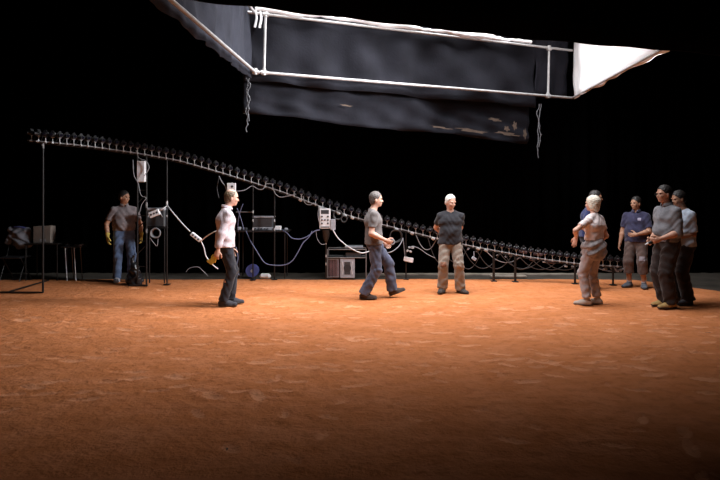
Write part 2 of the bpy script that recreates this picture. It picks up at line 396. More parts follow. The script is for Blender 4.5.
# ---------------------------------------------------------------- implicit-surface bodies
def nrm3(v): v = np.asarray(v, float); return v/np.linalg.norm(v)
class SDF:
    def __init__(s): s.p = []; s.cuts = []; s.infl = 0
    def cap(s, a, b, ra, rb, k=.02, u=None, w=1., clips=()):
        a = np.asarray(a, float); b = np.asarray(b, float); R = max(ra, rb)*max(w, 1)+.05+k
        lo = np.minimum(a, b)-R; hi = np.maximum(a, b)+R
        if u is not None: u = nrm3(u)
        def f(X, Y, Z):
            px, py, pz = X-a[0], Y-a[1], Z-a[2]; bx, by, bz = b-a
            if u is not None:
                q = px*u[0]+py*u[1]+pz*u[2]; q = q*(1/w-1); px = px+q*u[0]; py = py+q*u[1]; pz = pz+q*u[2]
                qb = (bx*u[0]+by*u[1]+bz*u[2])*(1/w-1); bx, by, bz = bx+qb*u[0], by+qb*u[1], bz+qb*u[2]
            L2 = bx*bx+by*by+bz*bz+1e-9
            t = np.clip((px*bx+py*by+pz*bz)/L2, 0, 1)
            d = np.sqrt((px-t*bx)**2+(py-t*by)**2+(pz-t*bz)**2)-(ra+(rb-ra)*t)
            for (c, n) in clips: d = np.maximum(d, (X-c[0])*n[0]+(Y-c[1])*n[1]+(Z-c[2])*n[2])
            return d
        s.p.append((lo, hi, f, k, 0)); return s
    def ell(s, c, r, R=None, k=.015, sub=False):
        c = np.asarray(c, float); r = np.asarray(r, float); R = np.eye(3) if R is None else R; m = r.max()+.05+k
        def f(X, Y, Z):
            x, y, z = X-c[0], Y-c[1], Z-c[2]
            q = [(x*R[0,i]+y*R[1,i]+z*R[2,i]) for i in range(3)]
            k0 = np.sqrt(sum((q[i]/r[i])**2 for i in range(3)))+1e-6; k1 = np.sqrt(sum((q[i]/r[i]**2)**2 for i in range(3)))+1e-6
            return k0*(k0-1)/k1
        s.p.append((c-m, c+m, f, k, 1 if sub else 0)); return s
    def mesh(s, h=.008, disp=None):
        lo = np.min([p[0] for p in s.p if not p[4]], 0)-2*h; hi = np.max([p[1] for p in s.p if not p[4]], 0)+2*h
        ax = [np.arange(lo[i], hi[i], h, dtype=np.float32) for i in range(3)]
        A = np.full([len(a) for a in ax], .2, np.float32)
        for (l, r, f, k, op) in s.p:
            ii = [(max(0, int((l[i]-lo[i])/h)), min(len(ax[i]), int((r[i]-lo[i])/h)+1)) for i in range(3)]
            if any(a >= b for a, b in ii): continue
            sl = tuple(slice(a, b) for a, b in ii)
            X = ax[0][sl[0]][:,None,None]; Y = ax[1][sl[1]][None,:,None]; Z = ax[2][sl[2]][None,None,:]
            d = f(X, Y, Z).astype(np.float32); o = A[sl]
            if op: 
                hh = np.clip(.5-.5*(o+d)/k, 0, 1); A[sl] = o*(1-hh)-d*hh+k*hh*(1-hh)
            else:
                hh = np.clip(.5+.5*(d-o)/k, 0, 1); A[sl] = d*(1-hh)+o*hh-k*hh*(1-hh)
        X = ax[0][:,None,None]; Y = ax[1][None,:,None]; Z = ax[2][None,None,:]
        if disp is not None: A += disp(X, Y, Z).astype(np.float32)
        if s.infl: A -= s.infl
        for c in s.cuts: A = np.maximum(A, c(X, Y, Z).astype(np.float32))
        A[0] = A[-1] = .2; A[:,0] = A[:,-1] = .2; A[:,:,0] = A[:,:,-1] = .2
        return surface_nets(A, lo, h)
def surface_nets(A, lo, h):
    S = A < 0
    c = S[:-1,:-1,:-1].astype(np.int8)
    cnt = np.zeros(c.shape, np.int8)
    for dx in (0,1):
        for dy in (0,1):
            for dz in (0,1):
                cnt += S[dx:S.shape[0]-1+dx, dy:S.shape[1]-1+dy, dz:S.shape[2]-1+dz]
    act = (cnt > 0) & (cnt < 8)
    I = np.argwhere(act); ids = np.full(act.shape, -1, np.int32); ids[act] = np.arange(len(I))
    acc = np.zeros((len(I), 3)); n = np.zeros(len(I))
    corners = [(x,y,z) for x in (0,1) for y in (0,1) for z in (0,1)]
    vals = {q: A[I[:,0]+q[0], I[:,1]+q[1], I[:,2]+q[2]] for q in corners}
    for q in corners:
        for d in range(3):
            if q[d]: continue
            q2 = tuple(q[i]+(1 if i == d else 0) for i in range(3)); a, b = vals[q], vals[q2]
            m = (a < 0) != (b < 0); t = np.where(m, a/np.where(m, a-b, 1), 0)
            pt = np.tile(np.array(q, float), (len(I), 1)); pt[:,d] += t
            acc[m] += pt[m]; n += m
    V = (I+acc/np.maximum(n, 1)[:,None])*h+lo
    F = []
    for d in range(3):
        o = [i for i in range(3) if i != d]
        a = S.take(range(0, S.shape[d]-1), d); b = S.take(range(1, S.shape[d]), d)
        for flip, m in ((False, a & ~b), (True, ~a & b)):
            E = np.argwhere(m); E = E[(E[:,o[0]] > 0) & (E[:,o[1]] > 0)]
            E = E[(E[:,o[0]] < act.shape[o[0]]) & (E[:,o[1]] < act.shape[o[1]])]
            def cid(u, v):
                e = E.copy(); e[:,o[0]] -= u; e[:,o[1]] -= v; return ids[e[:,0], e[:,1], e[:,2]]
            q = np.stack([cid(1,1), cid(0,1), cid(0,0), cid(1,0)], -1)
            if (d == 1) != flip: q = q[:,::-1]
            F.append(q)
    F = np.concatenate(F); F = F[(F >= 0).all(1)]
    return V, F
def frame(f, u):
    f = nrm3(f); l = nrm3(np.cross(u, f)); u2 = np.cross(f, l); return np.stack([f, l, u2], 1)
def rot(axis, a):
    x, y, z = nrm3(axis); c, s = math.cos(a), math.sin(a); Cc = 1-c
    return np.array([[c+x*x*Cc, x*y*Cc-z*s, x*z*Cc+y*s],[y*x*Cc+z*s, c+y*y*Cc, y*z*Cc-x*s],[z*x*Cc-y*s, z*y*Cc+x*s, c+z*z*Cc]])
def ik(a, c, l1, l2, hint):
    a = np.asarray(a, float); c = np.asarray(c, float); d = c-a; L = np.linalg.norm(d)
    if L > (l1+l2)*.998: c = a+d/L*(l1+l2)*.998; d = c-a; L = np.linalg.norm(d)
    x = (l1*l1-l2*l2+L*L)/(2*L); y = math.sqrt(max(l1*l1-x*x, 0)); n = d/L; hint = np.asarray(hint, float); h = hint-n*np.dot(hint, n); h = h/np.linalg.norm(h)
    return a+n*x+h*y, c

def make_person(spec):
    A = np.array
    H = spec['h']; sc = H/1.75; fat = spec.get('fat', 1.0); fem = spec.get('fem', False)
    lean = spec.get('lean', 0.); yawT = math.radians(spec.get('twist', 0))
    pel = A([0,0,spec.get('pz', .93)], float)
    up = nrm3([math.sin(lean), spec.get('side', 0), math.cos(lean)])
    Lt = A([-math.sin(yawT), math.cos(yawT), 0]); Ft = nrm3(np.cross(Lt, up))
    L0 = A([0,1.,0])
    waist = pel+up*.15; chest = pel+up*.34; sh = pel+up*.475; neck = pel+up*.53+Ft*.005
    sw = .158 if fem else .178
    slump = spec.get('slump', 0.)
    S = {+1: sh+Lt*sw-up*.056+Ft*slump, -1: sh-Lt*sw-up*.056+Ft*slump}
    # head
    hy = math.radians(spec.get('head_yaw', 0)); hp = math.radians(spec.get('head_pitch', 0)); hf = spec.get('head_fwd', .03)
    hF = A([math.cos(hy)*math.cos(hp), math.sin(hy)*math.cos(hp), math.sin(hp)]); Rh = frame(hF, [0,0,1.])
    hc = neck+A([hf, spec.get('head_side', 0), .145])
    def hd(x, y, z): return hc+Rh @ A([x, y, z])
    hips = {s_: pel+L0*s_*.09-A([0,0,.02]) for s_ in (1,-1)}
    ank = {1: A(spec['ankL'], float), -1: A(spec['ankR'], float)}
    knee = {}
    for s_ in (1,-1):
        kh = spec.get('khint', (1,0,0)); knee[s_], ank[s_] = ik(hips[s_], ank[s_], .425, .42, A(kh, float)+A([0,.12*s_,0]))
    wr = {1: A(spec['wrL'], float), -1: A(spec['wrR'], float)}; elb = {}
    for s_, kk in ((1,'elL'),(-1,'elR')):
        elb[s_], wr[s_] = ik(S[s_], wr[s_], .285, .25, A(spec.get(kk, (-.6, .5*s_, -.3)), float))
    foot_yaw = {1: math.radians(spec.get('fyL', 12)), -1: math.radians(spec.get('fyR', -12))}
    foot_p = {1: math.radians(spec.get('fpL', 0)), -1: math.radians(spec.get('fpR', 0))}
    def torso(B, g, hipg=0):
        f2 = fat
        B.cap(pel-up*.04, waist, .108+g+hipg, .094*f2+g, .03, Lt*.3+L0*.7, 1.45 if not fem else 1.5)
        B.cap(waist, chest, .094*f2+g, .112*(.9+.1*f2)+g, .03, Lt, 1.42)
        B.cap(chest, sh-up*.06, .112+g*.9, .075+g*.7, .04, Lt, 1.45)
        if f2 > 1.03: B.ell(waist+Ft*.045*f2+up*.0, (.09*f2+g, .12*f2+g, .13), Rt, .05)
        if fem:
            for s_ in (1,-1): B.ell(chest+Ft*.075+Lt*.07*s_-up*.01, (.055+g,.06+g,.06+g), Rt, .03)
    Rt = np.stack([Ft, Lt, up], 1)
    # ---- the body, one surface
    B = SDF(); torso(B, 0)
    for s_ in (1,-1): B.cap(neck-up*.035-Ft*.01, S[s_]+up*.008, .043, .038, .03)
    B.cap(neck-up*.04, hd(-.012,0,-.07), .058 if not fem else .048, .052 if not fem else .044, .03)
    B.ell(hd(-.008,0,.022), (.098,.077,.098), Rh, .02)               # skull
    B.ell(hd(.022,0,-.045), (.068,.058,.073), Rh, .03)               # face and jaw
    B.ell(hd(.062,0,-.098), (.022,.026,.018), Rh, .02)               # chin
    for s_ in (1,-1):
        B.ell(hd(-.005,s_*.077,-.02), (.017,.010,.03), Rh, .006)     # ear
        B.ell(hd(.07,s_*.034,-.035), (.018,.02,.02), Rh, .02)        # cheek
        B.ell(hd(.094,s_*.031,.0), (.014,.017,.010), Rh, .012, sub=True)   # eye socket
        B.ell(hd(.082,s_*.03,.018), (.014,.024,.009), Rh, .01)       # brow
    B.cap(hd(.086,0,.0), hd(.102,0,-.036), .009, .013, .01)          # nose
    B.ell(hd(.086,0,-.066), (.010,.024,.006), Rh, .006); B.ell(hd(.083,0,-.077), (.011,.021,.006), Rh, .006)
    for s_ in (1,-1):
        am = .92 if fem else spec.get('armfat', 1.)
        B.cap(S[s_], elb[s_], .054*am, .041*am, .03)
        mid = elb[s_]+(wr[s_]-elb[s_])*.3
        B.cap(elb[s_], mid, .041*am, .042*am, .02); B.cap(mid, wr[s_], .042*am, .026, .02)
        B.cap(hips[s_], knee[s_], .088, .056, .03)
        cal = knee[s_]+(ank[s_]-knee[s_])*.35
        B.cap(knee[s_], cal-A([.012,0,0]), .054, .056, .02); B.cap(cal-A([.012,0,0]), ank[s_], .056, .036, .02)
        Rf = rot([0,0,1], foot_yaw[s_]) @ rot([0,1,0], -foot_p[s_]); a_ = ank[s_]
        B.cap(a_+Rf @ A([-.03,0,-.05]), a_+Rf @ A([.13,0,-.062]), .03, .022, .02, Rf[:,1], 1.3)
        B.cap(a_, a_+Rf @ A([.07,0,-.045]), .034, .028, .02)
    # ---- hands
    hands = {}
    def hand(Bx, s_, g=0):
        fd = wr[s_]-elb[s_]; fd = nrm3(spec.get('hdL' if s_ > 0 else 'hdR', fd)); 
        pn = A(spec.get('pnL' if s_ > 0 else 'pnR', (0,-s_,0)), float); pn = nrm3(pn-fd*np.dot(pn, fd))   # palm side
        si = np.cross(fd, pn)*s_                                     # towards the thumb
        if np.dot(si, A(spec.get('thL' if s_ > 0 else 'thR', (1,0,.2)))) < 0: si = -si
        curl = spec.get('curlL' if s_ > 0 else 'curlR', .35); w0 = wr[s_]; Rp = np.stack([fd, si, pn], 1)
        Bx.ell(w0+fd*.05, (.055+g,.04+g,.018+g), Rp, .012)
        Bx.cap(w0, w0+fd*.03, .024+g, .022+g, .012, si, 1.25)
        for i, (o, ln) in enumerate(((.031,.07),(.0105,.08),(-.0105,.075),(-.031,.058))):
            p = w0+fd*(.088-abs(o-.01)*.2)+si*o; dr = fd+si*o*2.2*(1-curl)
            dr = nrm3(dr)
            for sg in range(3):
                ang = curl*(.75+.25*sg)*(1.05 if i else .85)
                ax = np.cross(dr, pn)
                dr = rot(ax, ang) @ dr if np.linalg.norm(ax) > .05 else dr
                pn2 = pn
                q = p+dr*ln*(.45,.32,.25)[sg]; Bx.cap(p, q, .0095-.0008*sg+g, .009-.0009*sg+g, .004); p = q
                ax2 = np.cross(fd, pn)
        p = w0+fd*.025+si*.03; dr = nrm3(fd*.7+si*.75+pn*.35)
        for ln, r0 in ((.042,.013),(.032,.011),(.026,.0095)):
            q = p+dr*ln; Bx.cap(p, q, r0+g, r0*.88+g, .008); p = q; dr = nrm3(dr+fd*.35-si*.25*curl*2+pn*.2)
        hands[s_] = (w0+fd*.075+pn*.03, Rp)
    for s_ in (1,-1): hand(B, s_)
    V, F = B.mesh(.0068)
    loc = spec['loc']; rz = math.radians(spec['rz'])
    zb = 0
    body = nmesh('person', V*sc, F, spec['skin']); body.location = loc; body.rotation_euler = (0,0,rz)
    tag(body, spec['label'], 'person')
    def child(name, B_, m, h=.0085, disp=None, parent=body, label=None):
        V, F = B_.mesh(h, disp)
        if not len(F): return None
        o = nmesh(name, V*sc, F, m, parent); 
        if label: o['label'] = label
        return o
    sd = spec.get('seed', 1)
    # ---- eyes
    for s_ in (1,-1):
        e = MB().ball(Vector(hd(.083,s_*.031,.001))*sc, .0105*sc, 10, 8); e.build('eye', M['eye'], body, local=True)
    # ---- hair
    hs = spec.get('hair', 'short'); hm = spec['hairm']; hb = SDF()
    fl = Rh[:,0]; ul = Rh[:,2]
    def hn(X, Y, Z, a=.0022): return a*np.sin(X*150+Y*60+sd)*np.sin(Y*140-Z*90)+a*.6*np.sin(Z*210+X*70)
    if hs == 'bob':
        hb.ell(hd(-.018,0,.032), (.112,.098,.105), Rh, .02); hb.ell(hd(-.05,0,-.04), (.065,.085,.085), Rh, .03)
        hb.ell(hd(-.06,0,-.09), (.04,.06,.05), Rh, .03)
        for s_ in (1,-1): hb.ell(hd(-.01,s_*.07,-.035), (.055,.024,.065), Rh, .02)
        fc = hd(.075,0,.05); n_ = Rh @ nrm3([1,0,-.55])
    elif hs == 'thin':
        hb.ell(hd(-.014,0,.018), (.101,.086,.1), Rh, .02); hb.ell(hd(-.055,0,-.045), (.045,.066,.05), Rh, .03)
        fc = hd(.035,0,.04); n_ = Rh @ nrm3([1,0,-.45])
    else:
        hb.ell(hd(-.013,0,.033), (.103,.083,.099), Rh, .02); hb.ell(hd(-.055,0,-.035), (.046,.069,.055), Rh, .03)
        fc = hd(.068,0,.055) if hs != 'crop' else hd(.05,0,.06); n_ = Rh @ nrm3([1,0,-.75])
    hb.cuts.append(lambda X, Y, Z: (X-fc[0])*n_[0]+(Y-fc[1])*n_[1]+(Z-fc[2])*n_[2])
    if hs == 'thin':
        ct = hd(-.02,0,.14)
        hb.cuts.append(lambda X, Y, Z: .075-np.sqrt((X-ct[0])**2+(Y-ct[1])**2+(Z-ct[2])**2))
    ear = [hd(.008,s_*.09,-.03) for s_ in (1,-1)]
    if hs != 'bob':
        for e_ in ear: hb.cuts.append(lambda X, Y, Z, e_=e_: .034-np.sqrt((X-e_[0])**2+(Y-e_[1])**2+(Z-e_[2])**2))
    child('hair', hb, hm, .006, hn)
    if spec.get('beard'):
        bb = SDF(); bb.ell(hd(.055,0,-.085), (.037,.045,.032), Rh, .02); c0 = hd(.1,0,-.052)
        bb.cuts.append(lambda X, Y, Z: .024-np.sqrt((X-c0[0])**2+(Y-c0[1])**2+(Z-c0[2])**2)); child('beard', bb, spec['beard'], .006, hn)
    if spec.get('glasses'):
        g = MB()
        for s_ in (1,-1):
            ring = [Vector(hd(.108,s_*.032+.021*math.cos(a),.0+.016*math.sin(a)))*sc for a in np.linspace(0, 2*PI, 13)]
            g.tube(ring, .0025, 5); g.tube([Vector(hd(.106,s_*.052,.004))*sc, Vector(hd(.01,s_*.084,.0))*sc], .0025, 5)
        g.tube([Vector(hd(.108,.011,.003))*sc, Vector(hd(.108,-.011,.003))*sc], .0025, 5)
        g.build('glasses', M['black_plastic'], body, local=True)
    # ---- trousers
    tr = SDF(); lo_ = spec.get('legr', (.103,.078,.074)); hemz = spec.get('hem', .05)
    tr.cap(pel-up*.05, pel+up*.12, .12, .11*min(fat, 1.12), .03, L0, 1.42)
    hemfr = spec.get('hemfrac', 1.04)
    for s_ in (1,-1):
        tr.cap(hips[s_], knee[s_], lo_[0], lo_[1], .035)
        end = knee[s_]+(ank[s_]-knee[s_])*hemfr; dn = nrm3(end-knee[s_])
        tr.cap(knee[s_], end+dn*.05, lo_[1], lo_[2], .03, clips=[(end, dn)])
    wz = pel+up*.10
    tr.cuts.append(lambda X, Y, Z: (X-wz[0])*up[0]+(Y-wz[1])*up[1]+(Z-wz[2])*up[2])
    ta = spec.get('tfold', .006)
    def td(X, Y, Z):
        Z0 = Z; Z = Z+.02*np.sin(13*X+9*Y+sd*3)+.012*np.sin(29*Y-17*Z+sd)
        low_ = np.clip((.42-Z)/.4, 0, 1); kn = np.exp(-((Z-.5)/.12)**2); cr = np.exp(-((Z-.84)/.1)**2)
        return ta*((low_*.8+kn*.6+.1)*np.sin(Z*58+14*X*np.sign(Y)+4*np.sin(Y*17+sd)+sd)*(.5+.5*np.sin(Z*17+Y*11+X*9+sd*2))+.7*cr*np.sin(28*Y+30*X-40*Z)+.5*np.sin(38*Z-33*Y+sd*2+5*np.sin(18*X)))
    trs = child('trousers' if hemfr > .9 else 'shorts', tr, spec['trm'], .009, td)
    for (c0, r0, m0, nm, inf) in spec.get('patches', []):
        s2 = SDF(); s2.p = list(tr.p); s2.cuts = list(tr.cuts); s2.infl = inf
        c_ = (knee[c0[1]] if c0[0] == 'knee' else (hips[c0[1]]*.45+knee[c0[1]]*.55))+A(c0[2])
        s2.cuts.append(lambda X, Y, Z, c_=c_: np.maximum(np.maximum(np.abs(X-c_[0])-r0[0], np.abs(Y-c_[1])-r0[1]), np.abs(Z-c_[2])-r0[2]))
        child(nm, s2, m0, .009, td, trs)
    # ---- shirt
    st = SDF(); g = spec.get('sg', .02); torso(st, g)
    for s_ in (1,-1): st.cap(neck-up*.04-Ft*.01, S[s_]+up*.012, .056, .054, .035)
    hem = spec.get('shem', -.02); sl = spec.get('sleeve', .55)     # sleeve: 0..1 upper arm, 1..2 forearm
    if hem < 0: st.cap(pel+up*(hem-.05), pel+up*.1, .117+g, .11+g, .03, L0, 1.42)
    for s_ in (1,-1):
        am = .92 if fem else spec.get('armfat', 1.)
        f_ = min(sl, 1.0); e1 = S[s_]+(elb[s_]-S[s_])*f_; dn = nrm3(elb[s_]-S[s_])
        if sl <= 1: st.cap(S[s_], e1+dn*.04, .064*am, .062*am, .03, clips=[(e1, dn)])
        else:
            st.cap(S[s_], elb[s_], .066*am, .054*am, .03)
            e2 = elb[s_]+(wr[s_]-elb[s_])*(sl-1); d2 = nrm3(wr[s_]-elb[s_]); st.cap(elb[s_], e2+d2*.03, .055*am, .044, .02, clips=[(e2, d2)])
    hz = pel+up*hem
    slope = spec.get('hemslope', 0)
    st.cuts.append(lambda X, Y, Z: -((X-hz[0])*up[0]+(Y-hz[1])*up[1]+(Z-hz[2])*up[2]) if True else 0)
    # keep the hem cut from trimming low hanging sleeves only by the torso
    nk = neck+up*.035+Ft*.03; nr = spec.get('neckr', .085)
    st.cuts.append(lambda X, Y, Z: nr-np.sqrt((X-nk[0])**2+(Y-nk[1])**2+((Z-nk[2])*1.1)**2))
    sa = spec.get('sfold', .005)
    def sdp(X, Y, Z):
        Z = Z+.02*np.sin(11*X+8*Y+sd*3)+.01*np.sin(25*Y-14*Z+sd)
        w_ = .35+.65*np.clip((1.25-Z)/.3, 0, 1)
        return sa*(w_*np.sin(34*Z+22*Y*np.cos(sd)+12*X+4*np.sin(11*Y+sd))+.7*np.sin(26*X-31*Y+15*Z+sd)+.5*np.sin(57*Z+19*X+6*np.sin(14*Y)))
    sh_o = child(spec.get('shirtname', 'shirt'), st, spec['shm'], .009, sdp)
    for (c0, r0, m0, nm, inf) in spec.get('spatches', []):
        s2 = SDF(); s2.p = list(st.p); s2.cuts = list(st.cuts); s2.infl = inf
        c_ = chest+Ft*c0[0]+Lt*c0[1]+up*c0[2]
        s2.cuts.append(lambda X, Y, Z, c_=c_: np.maximum(np.maximum(np.abs(X-c_[0])-r0[0], np.abs(Y-c_[1])-r0[1]), np.abs(Z-c_[2])-r0[2]))
        child(nm, s2, m0, .008, sdp, sh_o)
    if spec.get('collar'):
        cb = MB()
        for j, (rr, zz) in enumerate(((.074,.0),(.07,.018))):
            ring = [Vector(neck+up*(zz-.005-.018*math.cos(a))+Ft*(.008+rr*math.cos(a))+Lt*rr*.98*math.sin(a))*sc for a in np.linspace(.25, 2*PI-.25, 22)]
            cb.tube(ring, .013-.002*j, 7)
        cb.build('collar', spec['shm'], sh_o, local=True)
    if spec.get('belt'):
        ring = [Vector(pel+up*.085+A([.118*min(fat,1.12)*math.cos(a), .158*math.sin(a), 0]))*sc for a in np.linspace(0, 2*PI, 30)]
        MB().tube(ring, .017, 8).build('belt', spec['belt'], trs, local=True)
    if spec.get('wrap'):                 # shirt tied round the waist
        wp = SDF(); wp.cap(pel-up*.0, pel+up*.10, .142, .118, .03, L0, 1.42); wp.cap(pel+up*.0-A([.03,0,.0]), pel-up*.10-A([.03,0,0]), .14, .142, .03, L0, 1.4)
        wp.cap(pel+A([.12,.12,.06]), pel+A([.14,.15,-.32]), .025, .035, .02)
        wp.cuts.append(lambda X, Y, Z: np.maximum(Z-(pel[2]+.13), (pel[2]-.18-.12*np.clip(-X*4, -1, 1)+.0*X)*1.0-Z) if True else 0)
        child('tied_shirt', wp, spec['wrap'], .009, lambda X, Y, Z: .008*np.sin(48*Z+20*Y+10*X)+.007*np.sin(40*Y-30*X))
    # ---- shoes
    for s_ in (1,-1):
        Rf = rot([0,0,1], foot_yaw[s_]) @ rot([0,1,0], -foot_p[s_]); a_ = ank[s_]
        def fp(x, y, z): return a_+Rf @ A([x, y, z])
        so_ = fp(0,0,-.085); nz = Rf[:,2]
        s1 = SDF(); s1.cap(fp(-.035,0,-.045), fp(.07,0,-.05), .045, .046, .03, Rf[:,1], 1.05); s1.cap(fp(.06,0,-.055), fp(.17,0,-.063), .046, .032, .03, Rf[:,1], 1.2)
        s1.cap(fp(0,0,-.03), fp(.0,0,spec.get('boot', .005)), .046, .046, .02)
        s1.cuts.append(lambda X, Y, Z, so_=so_, nz=nz: -((X-so_[0])*nz[0]+(Y-so_[1])*nz[1]+(Z-so_[2])*nz[2])+.012)
        shoe = child('shoe', s1, spec['shoem'], .0075)
        s2 = SDF(); s2.cap(fp(-.035,0,-.06), fp(.07,0,-.06), .048, .05, .03, Rf[:,1], 1.05); s2.cap(fp(.06,0,-.062), fp(.17,0,-.066), .05, .037, .03, Rf[:,1], 1.2)
        s2.cuts.append(lambda X, Y, Z, so_=so_, nz=nz: np.maximum(-((X-so_[0])*nz[0]+(Y-so_[1])*nz[1]+(Z-so_[2])*nz[2]), ((X-so_[0])*nz[0]+(Y-so_[1])*nz[1]+(Z-so_[2])*nz[2])-.02))
        child('sole', s2, spec.get('solem', M['black_plastic']), .007, parent=shoe)
        if spec.get('sock'):
            s3 = SDF(); e1 = a_+A([0,0,.12]); s3.cap(a_, e1, .044, .05, .01, clips=[(e1, (0,0,1.))]); child('sock', s3, spec['sock'], .007)
    if spec.get('glovem'):
        for s_ in (1,-1):
            gb = SDF(); hand(gb, s_, .004); d2 = nrm3(wr[s_]-elb[s_]); gb.cap(wr[s_]-d2*.05, wr[s_], .042, .03, .01); child('glove', gb, spec['glovem'], .0065)
    Mw = Matrix.Translation(Vector(loc)) @ Matrix.Rotation(rz, 4, 'Z')
    info = {'hand': {s_: Mw @ (Vector(hands[s_][0])*sc) for s_ in (1,-1)}, 'body': body}
    return info

SK1 = skin('skin_tan', (.48,.26,.18)); SK2 = skin('skin_light', (.62,.37,.28)); SK3 = skin('skin_brown', (.36,.19,.12))
HB = mat('hair_dark', (.012,.009,.008), .5, bump=.6, bscale=120, var=.3, vscale=60)
HBR = mat('hair_brown', (.12,.075,.04), .5, bump=.6, bscale=120, var=.4, vscale=60)
HG = mat('hair_greying', (.09,.075,.07), .5, bump=.4, bscale=120, var=.2, vscale=60)
HW = mat('hair_white', (.72,.70,.66), .6, bump=.6, bscale=120, var=.15, vscale=60)
HW2 = mat('hair_blonde', (.72,.66,.55), .6, bump=.6, bscale=120, var=.18, vscale=40)
jeans = cloth('blue_denim', (.06,.085,.16), .35, 10); jeans2 = cloth('washed_denim', (.075,.085,.13), .4, 8); blackd = cloth('black_denim', (.022,.023,.03), .3)
def at(px, py): g = G(px, py); return (g.x, g.y, 0)
people = []
def person(**s): r = make_person(s); people.append(r); return r
p1 = person(loc=at(124,281.5), rz=-62, h=1.75, skin=SK3, hairm=HB, seed=1, fat=1.12, sg=.028, armfat=1.05,
    label='man in grey-brown polo, jeans and yellow work gloves, standing farthest left', ankL=(.03,.13,.09), ankR=(-.02,-.12,.09), wrL=(.08,.30,.86), wrR=(.02,-.29,.86),
    elL=(-.6,.6,-.2), elR=(-.6,-.6,-.2), head_yaw=42, head_pitch=-4, trm=cloth('faded_blue_denim', (.075,.11,.19), .35, 8), shm=cloth('grey_brown_knit', (.15,.125,.13)), shoem=cloth('pale_grey_suede', (.26,.25,.28)), solem=M['white_box'],
    sleeve=.72, shem=.04, collar=True, glovem=M['glove1'], curlL=.4, curlR=.35, belt=M['black_plastic'], hair='short', neckr=.075)
p2 = person(loc=at(225,305), rz=18, h=1.76, skin=SK2, hairm=HBR, hair='thin', seed=2, fat=1.0, sg=.027, slump=.02,
    label='man in white long-sleeved shirt and black jeans holding yellow gloves, side on', ankL=(.09,.075,.09), ankR=(-.03,-.085,.09), wrL=(.1,.22,.83), wrR=(-.13,-.235,.82),
    elL=(-1,.2,0), elR=(-1,-.3,0), head_fwd=.075, head_pitch=-6, trm=blackd, sfold=.0035, shm=cloth('white_pink_cotton', (.62,.54,.58)), shoem=cloth('dark_grey_leather', (.05,.05,.06)),
    sleeve=1.93, shem=-.06, collar=True, curlR=.75, legr=(.1,.072,.07), fyL=-5, fyR=-12, pnR=(.3,1,0), lean=.03, neckr=.08)
p3 = person(loc=at(374,298), rz=2, h=1.75, skin=SK2, hairm=HG, seed=3, sg=.026, pz=.905,
    label='man in grey t-shirt and blue jeans walking towards the right in mid-stride', ankL=(.30,.09,.12), ankR=(-.16,-.085,.09), fpL=20, wrR=(.17,-.22,.94), wrL=(.16,.22,.88),
    elR=(-1,-.25,-.5), elL=(-1,.3,0), khint=(1,0,.1), trm=jeans2, shm=cloth('grey_jersey', (.135,.12,.118)), shoem=cloth('brown_leather', (.07,.05,.042)), lean=-.04,
    sleeve=.68, shem=-.04, curlR=.8, legr=(.105,.083,.088), fyR=-6, fyL=4, neckr=.082, head_yaw=0, head_fwd=.05, tfold=.008, pnR=(.2,1,.1))
p4 = person(loc=at(450.5,292.5), rz=-97, h=1.67, skin=SK2, hairm=HW, hair='crop', seed=4, sg=.03, fat=1.06, armfat=1.0,
    label='white-haired man in black t-shirt and worn khaki jeans, hands behind his back', ankL=(.0,.17,.09), ankR=(.0,-.14,.09), wrL=(-.17,.05,.93), wrR=(-.18,-.06,.98),
    elL=(-.9,.6,0), elR=(-.5,-1,0), head_yaw=38, head_pitch=-14, head_fwd=.035, trm=cloth('khaki_denim', (.25,.215,.18), .25, 9), shm=cloth('charcoal_jersey', (.026,.026,.031)), shoem=cloth('dark_brown_boots', (.06,.05,.045)),
    sleeve=.68, shem=-.075, legr=(.108,.086,.092), fyL=40, fyR=-18, tfold=.009, neckr=.08, 
    patches=[(('knee',-1,(.06,0,.02)), (.1,.055,.04), cloth('torn_knee', (.20,.10,.065), .5, 30), 'torn_knee', .004), (('knee',1,(.06,0,-.02)), (.1,.045,.03), cloth('worn_knee', (.3,.22,.16), .3, 30), 'worn_knee', .004)])
p5 = person(loc=at(594,305), rz=128, h=1.66, fem=True, skin=SK2, hairm=HW2, hair='bob', seed=5, sg=.024,
    label='woman with short white hair in pale t-shirt and grey trousers, back half turned', ankL=(.06,.1,.09), ankR=(.0,-.10,.09), wrL=(.2,.18,1.07), wrR=(.13,-.20,.93),
    elL=(-.2,1,.1), elR=(-1,-.5,0), hdL=(.2,.15,-1), fyL=32, fyR=30, twist=0, head_yaw=8, trm=cloth('warm_grey_cotton', (.36,.31,.31), .2), shm=cloth('pale_pink_grey_jersey', (.68,.59,.58)),
    shoem=cloth('beige_shoes', (.42,.35,.3)), solem=M['card'], sleeve=.62, shem=.1, legr=(.105,.078,.066), wrap=cloth('grey_tied_shirt', (.26,.235,.24), .3, 20), tfold=.008, neckr=.095, side=-.02,
    hemfrac=.93, curlL=.12, curlR=.3)
p6 = person(loc=(3.98,10.5,0), lean=.08, head_fwd=.09, rz=-18, h=1.75, skin=SK3, hairm=HB, seed=6, sg=.024,
    label='man in dark blue t-shirt standing mostly hidden behind the white-haired woman', ankL=(0,.07,.09), ankR=(0,-.07,.09), wrL=(.12,.17,.95), wrR=(.12,-.17,.95),
    trm=blackd, shm=cloth('navy_blue_jersey', (.02,.027,.085)), shoem=cloth('black_shoe', (.02,.02,.02)), sleeve=.68, legr=(.09,.07,.065), elL=(-.8,.3,0), elR=(-.8,-.3,0))
